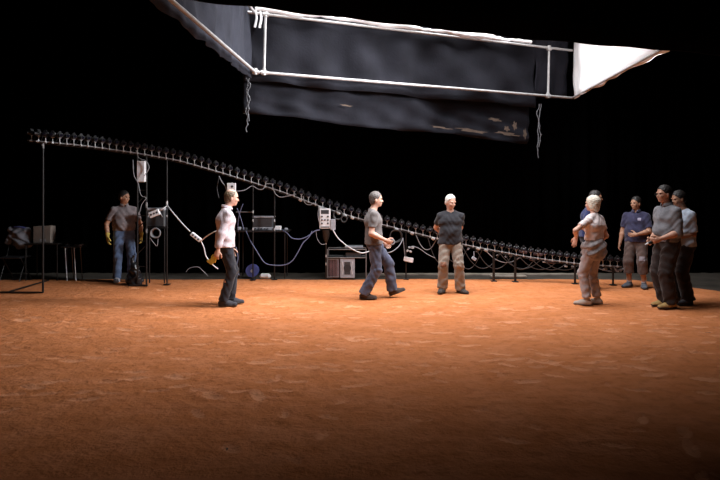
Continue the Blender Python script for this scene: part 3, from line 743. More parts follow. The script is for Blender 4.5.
p7 = person(loc=at(636.5,287.5), rz=232, h=1.64, skin=SK3, hairm=HB, seed=7, sg=.03, fat=1.15, armfat=1.08,
    label='man in navy polo, brown three-quarter trousers and grey trainers, hand on belly', ankL=(.0,.13,.09), ankR=(.0,-.13,.09), wrL=(.23,.06,1.02), wrR=(.1,-.27,.84),
    elL=(-.7,1,-.2), elR=(-1,-.3,0), head_yaw=-28, head_pitch=-3, trm=cloth('brown_cargo', (.10,.07,.062), .25), shm=cloth('navy_pique', (.035,.034,.07)), shoem=cloth('grey_trainer', (.09,.10,.12)),
    sleeve=.78, shem=-.06, collar=True, hemfrac=.52, legr=(.11,.09,.092), sock=cloth('pale_sock', (.5,.47,.5)), fyL=18, fyR=-22, hdL=(.1,-1,-.1), thL=(0,0,1), pnL=(-1,0,0), curlL=.25, neckr=.078,
    patches=[(('thigh',1,(.06,.03,-.12)), (.1,.05,.045), cloth('pale_patch', (.22,.19,.21), .2), 'cargo_pocket', .008)],
    spatches=[((.12,.08,.03), (.05,.03,.03), cloth('crest', (.3,.28,.38), .3, 60), 'chest_emblem', .003)])
p8 = person(loc=at(667.5,307), rz=190, h=1.82, skin=SK1, hairm=HB, seed=8, sg=.034, fat=1.17, armfat=1.1,
    label='heavy-set man in grey shirt, dark trousers and tan shoes with glasses, at right front', ankL=(.02,.10,.09), ankR=(-.02,-.08,.09), wrL=(.22,.15,.98), wrR=(.25,-.02,.96),
    elL=(-1,.4,-.2), elR=(-1,-.5,0), head_fwd=.05, trm=cloth('dark_brown_twill', (.03,.021,.019), .2), shm=cloth('slate_grey_cotton', (.16,.16,.175)), shoem=cloth('tan_leather', (.4,.26,.1)),
    sleeve=1.06, shem=.0, glasses=True, legr=(.118,.094,.098), fyL=0, fyR=-5, curlL=.75, curlR=.6, tfold=.009, neckr=.08, collar=True, head_pitch=-2)
p9 = person(loc=at(684,303.5), rz=185, h=1.74, skin=SK3, hairm=HB, seed=9, sg=.026, fat=1.08,
    label='dark-haired man in light blue t-shirt standing behind the man with glasses', ankL=(.0,.1,.09), ankR=(.05,-.1,.09), wrL=(.2,.1,1.02), wrR=(.15,-.2,.95),
    elL=(-1,.3,-.2), elR=(-1,-.5,0), head_fwd=.08, head_pitch=-12, trm=cloth('black_twill', (.024,.018,.018)), shm=cloth('pale_blue_jersey', (.42,.47,.56)), shoem=cloth('dark_shoe', (.06,.055,.06)),
    sleeve=.85, shem=-.05, legr=(.112,.09,.094), tfold=.008, side=0)

# ---- things held by people
def held_glove(c, name='work_glove'):
    o = thing(name, c, 'pair of yellow work gloves dangling from the hand of the white-shirted man', 'gloves')
    for q, dx in enumerate((0,.022)):
        S_ = SDF(); S_.ell((-.01-dx,dx*1.5,-.02), (.045,.014,.06), None, .01)
        for i in range(4): S_.cap((-.035+.021*i-dx, dx*1.5, -.07), (-.055+.021*i-dx*2.2, dx*1.5, -.155+.008*abs(i-1.5)), .011, .009, .006)
        S_.cap((.02-dx,dx*1.5,-.02), (.045-dx,dx*1.5,-.085), .012, .01, .006); S_.cap((-.005-dx,dx*1.5,.0), (.0,dx*1.5,.035), .035, .038, .01, (0,1,0), .45)
        V, F = S_.mesh(.006); nmesh('glove', V*.82, F, M['yellow'], o)
    o.rotation_euler = (0, math.radians(28), 0)
held_glove(p2['hand'][-1]+Vector((-.02,-.02,-.02)))
h = p3['hand'][-1]
o = thing('tape_roll', h+Vector((.03,0,-.03)), 'grey roll of tape held in the hand of the walking man', 'tape')
mb = MB(); n = 20; vs = []
for k in range(n):
    a = 2*PI*k/n
    for r, y in ((.05,-.024),(.05,.024),(.034,.024),(.034,-.024)): vs.append((r*math.cos(a), y, r*math.sin(a)+.03))
mb.add(vs, [(4*k+j, 4*((k+1) % n)+j, 4*((k+1) % n)+(j+1) % 4, 4*k+(j+1) % 4) for k in range(n) for j in range(4)], True)
mb.build('roll', M['grey_box'], o, local=True)
h = p8['hand'][1]
o = thing('cordless_drill', h, 'small black and white hand tool held low by the man with glasses', 'tool')
MB().tube([(.02,0,.0),(-.09,0,-.045)], [.022,.019], 10).build('body', M['black_plastic'], o, local=True)
MB().tube([(-.09,0,-.045),(-.135,0,-.063)], [.016,.008], 10).build('tip', M['white_box'], o, local=True)
MB().box((.045,0,.012), (.05,.04,.04), bev=.006).build('end_cap', M['grey_box'], o, local=True)

#RIG

# ---------------------------------------------------------------- the curved camera rail
DP = [(28,10.15),(43,9.95),(100,10.5),(146,10.85),(167,11.0),(253,11.6),(326,11.72),(406,11.72),(500,11.4),(560,11.15),(640,10.85)]
RY = [(28,140.2),(32.5,140.8),(81,145.3),(103,148.2),(139,153.5),(179,160.5),(219,172),(248,181),(286,193),(320,206.5),(360,219),(396,228),(435,238),(473,246.5),(531,257.5),(580,264),(640,268)]
def itp(T, x):
    for (a, u), (b, v) in zip(T, T[1:]):
        if x <= b: return u+(v-u)*(x-a)/(b-a)
    return T[-1][1]
def sm(T, x, w): return (itp(T, x-w)+itp(T, x)+itp(T, x+w))/3 if T[0][0]+w < x < T[-1][0]-w else itp(T, x)
def R_(px, dy=0, dY=0):
    Y = sm(DP, px, 14)+dY; return P(px, sm(RY, px, 6)+dy, Y)
rail = thing('camera_rail', R_(330), 'long black curved rail sloping down from upper left, carrying the row of still cameras', 'rail')
MB().tube([R_(x) for x in np.arange(28, 628, 6)], .012, 8).build('rail_tube', M['rail_paint'], rail)
MB().tube([R_(x, 0, .05)+Vector((0,0,-.035)) for x in np.arange(28, 628, 6)], .009, 6).build('lower_tube', M['black_metal'], rail)
# one still camera, facing -y (towards the stage), origin at the rail
def make_cam():
    t = thing('still_camera', (0,0,0), 'black still camera on a short steel stem in the long row along the rail', 'camera', 'still cameras along the curved rail')
    MB().box((0,-.002,.0), (.032,.05,.036), bev=.006).tube([(0,-.02,0),(0,-.045,0)], .007, 6).build('clamp', M['steel'], t, local=True)
    mb = MB().tube([(0,0,.015),(0,0,.085)], .007, 8); mb.box((0,0,.09), (.05,.04,.008), bev=.002); mb.build('stem', M['steel'], t, local=True)
    b = MB(); b.box((0,.0,.13), (.108,.045,.068), bev=.012)
    b.prism([(-.03,.16),(.03,.16),(.017,.197),(.008,.203),(-.008,.203),(-.017,.197)], -.026, .022)
    b.box((-.043,-.02,.128), (.026,.03,.062), bev=.009)
    b.tube([(-.04,-.006,.162),(-.04,-.006,.170)], .010, 10).tube([(.04,0,.162),(.04,0,.172)], .011, 10)
    b.build('camera_body', M['black_plastic'], t, local=True)
    L = MB().tube([(0.005,-.02,.128),(0.005,-.045,.128),(0.005,-.047,.128),(0.005,-.09,.128)], [.030,.030,.027,.031], 16, cap=True).build('lens', M['black_plastic'], t, local=True)
    MB().tube([(0.005,-.0902,.128),(0.005,-.0922,.128)], [.025,.022], 16).build('front_glass', M['glass'], L, local=True)
    MB().tube(spline([(.05,.01,.11),(.07,.02,.07),(.03,.03,.0),(.06,.035,-.03)], 5), .0035, 5).build('sync_cable', M['black_cable'], t, local=True)
    return t
proto = make_cam(); x = 31.5; n_c = 0; rr = random.Random(3)
while x < 625:
    o = proto if n_c == 0 else copy_tree(proto)
    p = R_(x); a = R_(x-3); b = R_(x+3); tx = b-a
    o.location = p; o.rotation_euler = (0, 0, math.atan2(tx.y, tx.x)+rr.uniform(-.06,.06)); n_c += 1; x += 7.05+.0003*x
# ---- poles carrying the rail
def pole(px, py, foot, label, ytop=None, r=.014):
    Y = sm(DP, px, 14); top = R_(px) if ytop is None else P(px, ytop, Y); g = Vector((top.x, top.y, 0)); t = thing('support_pole', g, label, 'pole')
    MB().tube([g+Vector((0,0,.012)), top-Vector((0,0,.03))], r, 8).build('pole', M['black_metal'], t)
    if foot:
        e = g+Vector(foot); MB().box(((g.x+e.x)/2, (g.y+e.y)/2, .014), ((e-g).length, .04, .026), Matrix.Rotation(math.atan2(e.y-g.y, e.x-g.x), 3, 'Z'), .004).build('foot_bar', M['black_metal'], t)
    else: MB().box((g.x,g.y,.007), (.11,.11,.012), None, .003).build('foot_plate', M['black_metal'], t)
    return t, g, top
def coupler(t, p, m='steel', s=1): MB().tube([p-Vector((0,0,.05*s)), p+Vector((0,0,.05*s))], .022*s, 10).box(p+Vector((0,-.02,0)), (.02,.035,.03), None, .004).build('coupler', M[m], t)
t, g, top = pole(43, 296, (-.85,.03,0), 'leftmost thin black pole with a long foot bar along the soil', r=.018); coupler(t, R_(43)-Vector((0,0,.06)), 'dark_steel')
MB().box(g+Vector((-.63,.72,.014)), (.03,1.4,.022), Matrix.Rotation(.02, 3, 'Z'), .003).build('foot_bar', M['black_metal'], t)
# ladder tower beside the left man
Yt = 10.85; tw = thing('truss_tower', P(142,286,Yt)*1, 'black ladder-like tower of two uprights beside the man in yellow gloves', 'tower'); tw.location.z = 0
for px in (137.5,146.5): MB().tube([P(px,0,Yt)*1-Vector((0,0,P(px,0,Yt).z-.012)), R_(px)-Vector((0,0,.03))], .016, 8).build('upright', M['black_metal'], tw)
for i in range(9):
    z = .35+i*.23; a = P(137.5,193,Yt); b = P(146.5,193,Yt); a.z = z; b.z = z+(.16 if i % 2 else 0); MB().tube([a, b], .009, 6).build('rung', M['black_metal'], tw)
a = P(128,193,Yt-.1); b = P(148,193,Yt-.05); a.z = b.z = .02
MB().box((a+b)/2, ((b-a).length,.05,.03), None, .004).build('foot_bar', M['black_metal'], tw)
coupler(tw, P(146.5,205,Yt), 'dark_steel'); coupler(tw, P(146.5,231,Yt), 'dark_steel', .8)
t, g, top = pole(167, 285, None, 'thin black pole with a bright coupler next to the ladder tower'); coupler(t, P(167,203,g.y), 'steel', .8); coupler(t, P(167,216,g.y), 'steel', .6)
t, g, top = pole(253, 280, None, 'thin black pole at the left end of the amplifier table')
for yy in (212,220.5,229): coupler(t, P(253,yy,g.y-.01), 'steel', .55)
t, g, top = pole(274.5, 280, None, 'thin black pole at the right end of the amplifier table')
for yy in (220.5,229.5): coupler(t, P(274.5,yy,g.y-.01), 'steel', .55)
o = thing('cross_bar', P(245,212,11.62), 'short black cross bar reaching left from the pole at the amplifier table', 'bar')
MB().tube([P(236,212,11.66), P(252,212,11.62)], .012, 8).build('bar', M['dark_steel'], o)
t, g, top = pole(326, 279, (.12,-.05,0), 'short black pole under the upright white control box', 236, .017)
for yy, m_ in ((243,'steel'),(256,'steel'),(264,'steel')): coupler(t, P(326,yy,g.y-.01), m_, .5)
t, g, top = pole(406, 279, None, 'short black pole under the small silver gadget box')
t, g, top = pole(493.7, 281.3, None, 'left one of two short black posts under the low end of the rail', r=.024)
t, g, top = pole(515.2, 282, None, 'right one of two short black posts under the low end of the rail', r=.024)
t, g, top = pole(575, 283, None, 'short black post behind the white-haired woman', r=.02)
t, g, top = pole(613, 284, None, 'last short black post near the navy polo man', r=.02)
# bright couplers along the rail
for px in (300.5,320,338.5,345,352.5,396.5,412,433,478,486):
    q = R_(px, 1.2, -.02); tag(MB().tube([q-Vector((.03,0,-.012)), q+Vector((.03,0,-.012))], .026, 10).ball(q, (.03,.03,.033), 8, 6).build('rail_coupler', M['pipe']), 'small bright metal coupler clamped on the sloping rail', 'coupler', 'bright couplers on the rail')

# ---- control boxes
def control_box(px, py, Y, w, h, label, face='white_box', tilt=0, details=True, name='control_box'):
    c = P(px, py, Y); W = w/600*Y; Hh = h/600*Y; t = thing(name, c-Vector((0,0,Hh/2)), label, 'box', rz=0)
    R = Matrix.Rotation(tilt, 3, 'Y')
    MB().box(c, (W,.07,Hh), R, .008).build('housing', M[face], t)
    if details:
        MB().box(c+R @ Vector((0,-.037,Hh*.33)), (W*.72,.006,Hh*.2), R, .002).build('display', M['rack'], t)
        for i in range(3):
            for j in range(3):
              if (i+2*j) % 4 != 1: MB().tube([c+R @ Vector((-W*.27+W*.27*i,-.034,Hh*.1-Hh*.17*j)), c+R @ Vector((-W*.27+W*.27*i,-.052,Hh*.1-Hh*.17*j))], W*.085, 8).build('knob', M['marking'], t)
        MB().box(c+R @ Vector((0,-.037,-Hh*.42)), (W*.8,.006,Hh*.05), R).build('socket_strip', M['marking'], t)
    return c, W, Hh
control_box(141.5,171.5,10.78,8,21,'tall narrow white control box strapped high on the ladder tower', details=False)
control_box(231.5,188.5,11.3,8.5,11,'small white box with a dark mark just behind the head of the white-shirted man', details=False)
mk = P(232.5,186.5,11.3); tag(MB().tube([mk+Vector((0,-.037,0)), mk+Vector((0,-.041,0))], .022, 10).build('round_label', M['marking']), 'small dark round label on the white box behind the man\'s head', 'label')
c, W, Hh = control_box(325,218.5,11.62,11,20,'upright white mixer-like control box on the short pole left of the walking man')
MB().tube([c+Vector((-.1,-.06,.02)), c+Vector((.1,-.06,-.1))], .004, 5)
control_box(333,224.5,11.6,5,11,'little grey connector box beside the upright white control box','grey_box',0,False,'connector_box')
t = thing('pole_bracket', P(326,238,11.66), 'black funnel bracket below the upright white control box', 'bracket')
MB().tube([P(326,229.5,11.66), P(326,237,11.66), P(326,243,11.66)], [.09,.07,.02], 10).build('bracket', M['black_metal'], t)
# gadget cluster at 405
c, W, Hh = control_box(408.5,259.5,11.68,9.5,4.6,'small silver gadget box with wires hanging on the short pole','white_box',.22,False,'gadget_box')
rr = random.Random(9)
for i in range(5):
    q = P(402+rr.uniform(0,12), 247+rr.uniform(0,10), 11.6); tag(MB().box(q, (.05,.04,.035), Matrix.Rotation(rr.uniform(-1,1), 3, 'Y'), .006).build('connector', M['grey_box' if i % 2 else 'steel']), 'small silver connector in the tangle above the gadget box', 'connector', 'connectors above the gadget box')

# ---- monitor-like black device by the tower
t = thing('lighting_ballast', P(158,236,11.2), 'dark device with a grey top band standing behind the ladder tower', 'device')
c = P(157,218,11.2)
MB().box(c, (19/600*11.2,.2,18/600*11.2), None, .02).build('housing', M['rack'], t)
MB().box(c+Vector((0,-.005,.165)), (.35,.205,.05), None, .01).build('top_band', M['grey_box'], t)
vs = MB(); vs.tube([c+Vector((.13*math.cos(a)+0,-.105,.02+.10*math.sin(a))) for a in np.linspace(0,PI,12)], .009, 6).build('arched_handle', M['grey_box'], t)
st = thing('device_stand', P(158,272,11.2), 'plain black stand below the dark device behind the tower', 'stand'); st.location.z = 0
for dx in (-.14,.14): MB().tube([Vector((c.x+dx,c.y,.0)), Vector((c.x+dx,c.y,c.z-.17))], .012, 6).build('leg', M['black_metal'], st)
MB().box((c.x,c.y,c.z-.18), (.36,.22,.02)).build('shelf', M['black_metal'], st)
def reel(px, py, Y, r, m, label, name='cable_coil', turns=3, fat=.012):
    c = P(px, py, Y); mb = MB(); pts = []
    rr = random.Random(int(px))
    for i in range(turns*16+1):
        a = 2*PI*i/16; q = r*(1-.06*(i//16))+rr.uniform(-.006,.006); pts.append(c+Vector((q*math.cos(a), (i/16)*.02-.02+rr.uniform(-.004,.004), q*math.sin(a))))
    mb.tube(pts, fat, 6); return tag(mb.build(name, M[m]), label, 'cable')
reel(155.5,233,11.0,.09,'grey_cable','round coil of grey cable hung below the white power adapter', turns=4)
# hanging power adapters, white cables
def adapter(px, py, Y, w, h, ang, label):
    c = P(px, py, Y); R = Matrix.Rotation(math.radians(ang), 3, 'Y'); t = thing('power_adapter', c-Vector((0,0,.05)), label, 'adapter')
    MB().box(c, (w/600*Y,.06,h/600*Y), R, .01).build('housing', M['white_box'], t)
    for i in (-1,0,1): MB().tube([c+R @ Vector((i*w/600*Y*.28,-.028,0)), c+R @ Vector((i*w/600*Y*.28,-.034,0))], .018, 8).build('socket', M['marking'] if w > 9 else M['grey_box'], t)
    return c
adapter(154.5,213.5,10.6,11,6,-22,'white power strip hanging at a slant beside the ladder tower')
adapter(196,237,10.4,12,4.2,38,'white power strip hanging in mid-air left of the white-shirted man')
def cable(pts, label, m='white_cable', r=.008, name='cable', group=None):
    """pts: (px, py, Y)"""
    return tag(MB().tube(spline([P(*p) for p in pts], 8), r, 6).build(name, M[m]), label, 'cable', group)
cable([(159,211,10.6),(164,208,10.6),(167.5,206,10.85),(170,209,10.6),(180,221,10.5),(190,231.5,10.4)], 'white cable bent over the pole linking the two hanging power strips', r=.011)
cable([(201,241,10.4),(207,236,10.2),(214,232,10.0),(220,230.5,10.0)], 'short white cable rising from the lower power strip towards the man in white', r=.010)
cable([(201,241,10.4),(204,248,10.4),(206,256,10.4),(212,264,10.4),(218,269,10.4)], 'white cable falling from the lower power strip behind the yellow gloves', r=.010)
cable([(136,150,10.7),(139,158,10.7),(146,161,10.7),(149,168,10.7),(144,176,10.7)], 'thin pale cable looping around the narrow white control box', 'grey_cable', .007)
cable([(133,160,10.7),(134,175,10.7),(138,183,10.7),(141,195,10.7),(146,198,10.7),(142,204,10.7),(139,214,10.7)], 'grey cable running down the ladder tower', 'grey_cable', .007)
cable([(150,238,11.0),(153,242,11.0),(157,246,11.0),(158,239,11.0)], 'loose grey cable end dangling under the coil', 'grey_cable', .007)
cable([(232,182,11.4),(234,190,11.4),(238,191,11.4),(245,190,11.45),(252,186,11.5),(258,189,11.5),(263,189,11.5),(266,184,11.55),(272,184,11.55)], 'pale cable looping under the rail right of the white box', 'grey_cable', .009)
cable([(272,184,11.55),(275,193,11.6),(280,197,11.6),(288,196,11.6),(296,194,11.6)], 'pale cable sagging below the rail above the amplifier', 'grey_cable', .009)
cable([(219,176,11.3),(222,182,11.3),(225,186,11.3),(227,192,11.3)], 'grey cable dropping from the rail to the white box', 'grey_cable', .009)
cable([(219,178,11.35),(217,188,11.35),(219,198,11.35)], 'dark loop of cable behind the head of the white-shirted man', 'black_cable', .009)
cable([(303,196,11.6),(305,203,11.6),(310,205,11.6),(314,203,11.6),(319,206,11.6)], 'small cable loop under the rail above the upright control box', 'grey_cable', .007)
cable([(319,207,11.6),(318,214,11.6),(319,221,11.6),(322,226,11.6)], 'cable from the rail into the left side of the upright control box', 'grey_cable', .009)
cable([(282,230,11.72),(287,233,11.6),(292,238,11.5),(300,239,11.5),(308,236,11.5),(315,231,11.5),(320,230,11.5)], 'blue-grey cable sagging from the amplifier table to the control box', 'blue_cable', .010)
cable([(246,231,11.72),(250,240,11.6),(256,250,11.5),(264,262,11.5),(272,265,11.5),(284,265,11.5),(292,261,11.5),(298,252,11.5),(303,243,11.5),(309,237,11.5),(312,231,11.5)], 'long blue-grey cable hanging in a deep sag below the amplifier table', 'blue_cable', .010)
cable([(316,230,11.6),(317,238,11.6),(321,244,11.6),(326,244,11.6)], 'grey cable hanging beside the funnel bracket', 'grey_cable', .006)
cable([(333,230,11.55),(338,238,11.5),(346,245,11.4),(354,250,11.4),(362,253,11.4),(370,251,11.5)], 'white cable curving from the connector box behind the walking man', 'white_cable', .011)
cable([(384,253,11.3),(391,252,11.3),(397,248,11.4),(401,243,11.5),(403,238,11.6)], 'pale cable curving up right of the walking man', 'grey_cable', .010)
cable([(403,238,11.6),(404,247,11.6),(405,256,11.6)], 'thin pale cable down into the gadget box', 'grey_cable', .007)
cable([(413,246,11.6),(420,249,11.6),(427,254,11.6),(435,258,11.6)], 'pale cable drooping from the gadget towards the man in black', 'grey_cable', .008)
cable([(238,231,11.72),(238,222,11.6),(240,212,11.5),(243,204,11.5)], 'blue-grey cable climbing beside the cross bar', 'blue_cable', .008)
cable([(237,208,11.5),(241,219,11.5),(244,230,11.5)], 'blue-grey cable crossing behind the man in white', 'blue_cable', .007)
cable([(236,247,11.4),(238,258,11.4),(236,268,11.4),(239,275,11.4)], 'grey cable hanging down right of the man in white', 'blue_cable', .010)
cable([(186,272,11.5),(190,268,11.5),(198,267,11.5),(203,271,11.5),(208,276,11.5)], 'dark cable loop on the floor left of the man in white', 'grey_cable', .007)
for i, (x0, x1, sag) in enumerate(((416,436,12),(428,452,22),(440,468,18),(452,482,26),(462,500,20),(476,512,24),(486,520,8),(500,540,14),(505,534,18),(520,556,12),(532,566,14),(545,578,9),(596,622,9))):
    ya, yb = sm(RY,x0,6)+2, sm(RY,x1,6)+2; Y = sm(DP, (x0+x1)/2, 14)-.09
    cable([(x0+(x1-x0)*u, ya+(yb-ya)*u+sag*4*u*(1-u)*min(1, (272-max(ya,yb))/max(sag,1)), Y+.12) for u in (0,.2,.4,.6,.8,1)], 'black cable slung in a loop beneath the low right half of the rail', ('black_cable','grey_cable')[i % 6 == 0], .009, group='cables slung under the rail')
for (px, py, r_) in ((338,215,.09),(396,236,.12),(344,219,.06)):
    reel(px, py, 11.6, r_, 'black_cable', {338:'black cable coil hung under the rail just right of the control box',396:'large black cable coil hung under the rail right of the walking man',344:'small black cable coil under the rail by the walking man\'s back'}[px], turns=3, fat=.01)
# small fittings glinting in the tangle to the right
rr = random.Random(21)
for i in range(26):
    x = rr.choice([rr.uniform(440,580), rr.uniform(602,624)]); q = R_(x, rr.uniform(2,4.5), .03)
    tag(MB().box(q, (rr.uniform(.03,.07),.03,rr.uniform(.02,.035)), Matrix.Rotation(rr.uniform(-.8,.8), 3, 'Y'), .006).build('cable_connector', M[rr.choice(['grey_box','dark_steel','grey_cable','steel'])]), 'small metal connector in the cables under the low end of the rail', 'connector', 'connectors under the low end of the rail')
for (px, w) in ((523,8),(538,9),(532,5),(551,7)):
    q = R_(px, -4 if px in (523,538) else 2, .1); tag(MB().box(q, (w/600*11.3,.06,.05), Matrix.Rotation(.15, 3, 'Y'), .01).build('battery_pack', M['case']), 'small purplish-brown pack fixed on the low part of the rail', 'battery', 'packs on the low part of the rail')
q = R_(474, 12, 0); tag(MB().box(q, (.09,.05,.06), Matrix.Rotation(.6, 3, 'Y'), .01).tube([q+Vector((0,0,.03)), q+Vector((.0,0,.14))], .008, 6).build('hanging_clamp', M['grey_box']), 'grey clamp hanging below the rail right of the man in black', 'clamp')

# ---- amplifier table
Yq = 11.98; tb = thing('equipment_table', P(264,276,Yq), 'narrow black table with bits of gear, behind the man in white', 'table'); tb.location.z = 0
zt_ = P(264,230.5,Yq).z
MB().box((P(263.5,0,Yq).x, Yq, zt_), (53/600*Yq,.5,.035), None, .005).build('tabletop', M['black_plastic'], tb)
for px in (241,286):
    for dy in (-.2,.2): MB().tube([Vector((P(px,0,Yq).x, Yq+dy, 0)), Vector((P(px,0,Yq).x, Yq+dy, zt_-.02))], .012, 6).build('leg', M['black_metal'], tb)
am = thing('amplifier', Vector((P(264,0,Yq).x, Yq, zt_+.0175)), 'dark rack amplifier with a pale top edge standing on the narrow black table', 'amplifier')
MB().box((P(264,0,Yq).x, Yq, zt_+.0175+.03), (.42,.3,.055), None, .006).build('lower_unit', M['grey_box'], am)
MB().box((P(264,0,Yq).x, Yq, zt_+.16), (.40,.3,.2), None, .02).build('housing', M['rack'], am)
MB().box((P(264,0,Yq).x, Yq, zt_+.275), (.43,.32,.03), None, .006).build('top_edge', M['grey_box'], am)
for i in range(5): MB().tube([(P(257+i*3,0,Yq).x, Yq-.15, zt_+.045), (P(257+i*3,0,Yq).x, Yq-.17, zt_+.045)], .014, 8).build('knob', M['marking'], am)
def ontable(px, w, h, m, label, name, cat, d=.14):
    return tag(MB().box((P(px,0,Yq).x, Yq-.12, zt_+.0185+h/2), (w,d,h), None, .01).build(name, M[m]), label, cat)
ontable(279,.12,.08,'white_box','small white unit on the table right of the amplifier','power_unit','box')
ontable(287,.06,.04,'grey_box','tiny grey unit at the right end of the narrow table','signal_unit','box')
ontable(246,.1,.045,'rack','small dark unit on the table left of the amplifier','signal_unit','box')
ontable(240.5,.07,.06,'grey_box','small grey unit at the left end of the narrow table','signal_unit','box')
# blue drum on floor
c = P(252.5,269.5,12.0); c.z = .13
t = thing('cable_drum', Vector((c.x,c.y,0)), 'blue cable drum standing on the floor under the narrow table', 'cable drum')
MB().tube([c+Vector((0,-.07,0)), c+Vector((0,-.06,0)), c+Vector((0,-.0599,0)), c+Vector((0,.06,0)), c+Vector((0,.0601,0)), c+Vector((0,.07,0))], [.125,.125,.07,.07,.125,.125], 20).build('spool', M['bluefab'], t)
MB().tube([c+Vector((.075*math.cos(a), -.05+.1*i/80, .075*math.sin(a))) for i, a in enumerate(np.linspace(0, 16*PI, 81))], .01, 5).build('wound_cable', M['blue_cable'], t)
MB().tube([c+Vector((0,-.071,0)), c+Vector((0,-.075,0))], .03, 12).build('hub', M['grey_box'], t)
tag(MB().box(Vector((P(265,0,11.8).x, 11.8, .05)), (.2,.14,.09), None, .03).box(Vector((P(269,0,11.8).x, 11.8, .045)), (.08,.1,.08), None, .03).build('crumpled_bag', M['white_cable']), 'small pale crumpled bag on the floor right of the blue drum', 'bag')
# ---- cases and cart behind the walking man
Yc = 12.0
ct = thing('equipment_cart', Vector((P(346,0,Yc).x, Yc, 0)), 'low metal frame cart with rails standing over the cases behind the walking man', 'cart')
for py in (248.5,256.5): 
    for dy in (-.2,.2): MB().tube([P(327.5,py,Yc)+Vector((0,dy,0)), P(366,py,Yc)+Vector((0,dy,0))], .011, 6).build('rail', M['dark_steel'], ct)
for px in (328,366):
    for dy in (-.2,.2): q = P(px,248,Yc); MB().tube([Vector((q.x,Yc+dy,0)), Vector((q.x,Yc+dy,q.z))], .012, 6).build('leg', M['dark_steel'], ct)
MB().box((P(347,0,Yc).x, Yc, P(0,257,Yc).z), (.76,.4,.012)).build('shelf', M['black_metal'], ct)
q = P(353,0,Yc); zs = P(0,257,Yc).z+.006
tag(MB().box((q.x, Yc, zs+.055), (.3,.28,.10), None, .012).build('dark_unit', M['rack']), 'flat dark unit lying on the cart shelf behind the walking man', 'unit')
q2 = P(0,244.2,Yc).z
t = thing('laptop', Vector((P(354,0,Yc).x, Yc, P(0,248.5,Yc).z+.012)), 'thin grey laptop lying closed on top of the metal cart', 'laptop')
MB().box((P(354,0,Yc).x, Yc, P(0,248.5,Yc).z+.025), (.36,.42,.02), None, .005).build('base', M['rack'], t); MB().box((P(354,0,Yc).x, Yc, P(0,248.5,Yc).z+.045), (.36,.42,.014), None, .005).build('lid', M['grey_box'], t)
def case(px, w, zh, m, Y, label, name):
    t = thing(name, Vector((P(px,0,Y).x, Y, 0)), label, 'case'); x_ = P(px,0,Y).x; W = w/600*Y
    MB().box((x_, Y, zh/2+.002), (W,.32,zh), None, .012).build('shell', M[m], t); return t, x_, W
zc = .40
t, x_, W = case(334, 11, zc, 'case', Yc-.02, 'dark reddish flight case on the floor below the cart, left half', 'flight_case')
for i in range(4): MB().box((x_-.08+.055*i, Yc-.185, .2), (.008,.008,.34)).build('rib', M['grey_box' if i == 3 else 'black_metal'], t)
for zz in (.03,.375): MB().box((x_, Yc-.183, zz), (W,.012,.02)).build('edge_trim', M['dark_steel'], t)
t, x_, W = case(347.5, 14.5, zc, 'grey_box', Yc-.03, 'pale grey computer case with dark oval opening below the cart', 'computer_case')
MB().tube([(x_, Yc-.19, .2),(x_, Yc-.197, .2)], .075, 16).build('fan_opening', M['marking'], t)
MB().box((x_, Yc-.192, .20), (.12,.006,.25), None, .002).build('front_panel', M['rack'], t)
for dx in (-1,1): MB().tube(spline([(x_+dx*.1,Yc-.195,.08),(x_+dx*.085,Yc-.2,.2),(x_+dx*.1,Yc-.195,.33)]), .008, 6).build('handle', M['white_cable'], t)

# ---- far left: jacket on a chair, cardboard on a table, small chrome-legged stand
Yl = 11.55
ch = thing('folding_chair', Vector((P(15,0,Yl).x, Yl, 0)), 'thin-legged dark folding chair at the far left edge', 'chair'); xc = P(15,0,Yl).x
MB().box((xc, Yl, .45), (.42,.4,.03), None, .01).build('seat', M['black_plastic'], ch)
MB().box((xc, Yl+.2, .76), (.42,.025,.2), None, .01).build('backrest', M['black_plastic'], ch)
for sx in (-.19,.19):
    MB().tube([(xc+sx,Yl-.19,0),(xc+sx,Yl+.05,.45),(xc+sx,Yl+.2,.86)], .010, 6).build('leg', M['black_metal'], ch)
    MB().tube([(xc+sx*.9,Yl+.25,0),(xc+sx*.9,Yl-.12,.45)], .010, 6).build('leg', M['black_metal'], ch)
J = SDF(); ox, oz = 0, 0
J.cap((-.17,0,.18),(.17,0,.17), .07,.06,.05,(0,1,0),.8); J.cap((-.14,0,.15),(-.22,-.02,-.04), .07,.06,.04); J.cap((.14,0,.15),(.23,-.03,-.08), .07,.05,.04); J.cap((0,0,.12),(0.05,0,-.06), .12,.13,.05,(1,0,0),1.3)
V, F = J.mesh(.009, lambda X,Y,Z: .010*np.sin(35*X+8*Z+3*np.sin(20*Z))+.008*np.sin(40*Z+22*X))
jk = nmesh('jacket', V, F, M['chairfab']); jk.location = (xc, Yl+.17, .77); tag(jk, 'crumpled grey jacket draped over the back of the folding chair', 'jacket')
cl = MB().tube(spline([(-.13,-.03,.235),(-.05,-.06,.25),(.06,-.06,.245),(.13,-.02,.22)]), .018, 7).build('collar', M['bluefab'], jk, local=True)
Yk = 11.7
tk = thing('side_table', Vector((P(50,0,Yk).x, Yk, 0)), 'dark table carrying the cardboard box at the far left', 'table'); zk = P(0,242.5,Yk).z; xk = P(50,0,Yk).x
MB().box((xk-.06, Yk, zk-.012), (.66,.45,.022), None, .004).build('tabletop', M['black_metal'], tk)
for sx in (-.36,.24):
    for dy in (-.2,.2): MB().tube([(xk+sx,Yk+dy,0),(xk+sx,Yk+dy,zk-.02)], .010, 6).build('leg', M['black_metal'], tk)
xb = P(44.5,0,Yk).x; t = thing('cardboard_box', Vector((xb, Yk, zk)), 'upright brown cardboard box on the dark table behind the leftmost pole', 'box')
MB().box((xb, Yk, zk+.16), (.33,.2,.32), None, .004).build('carton', M['card'], t)
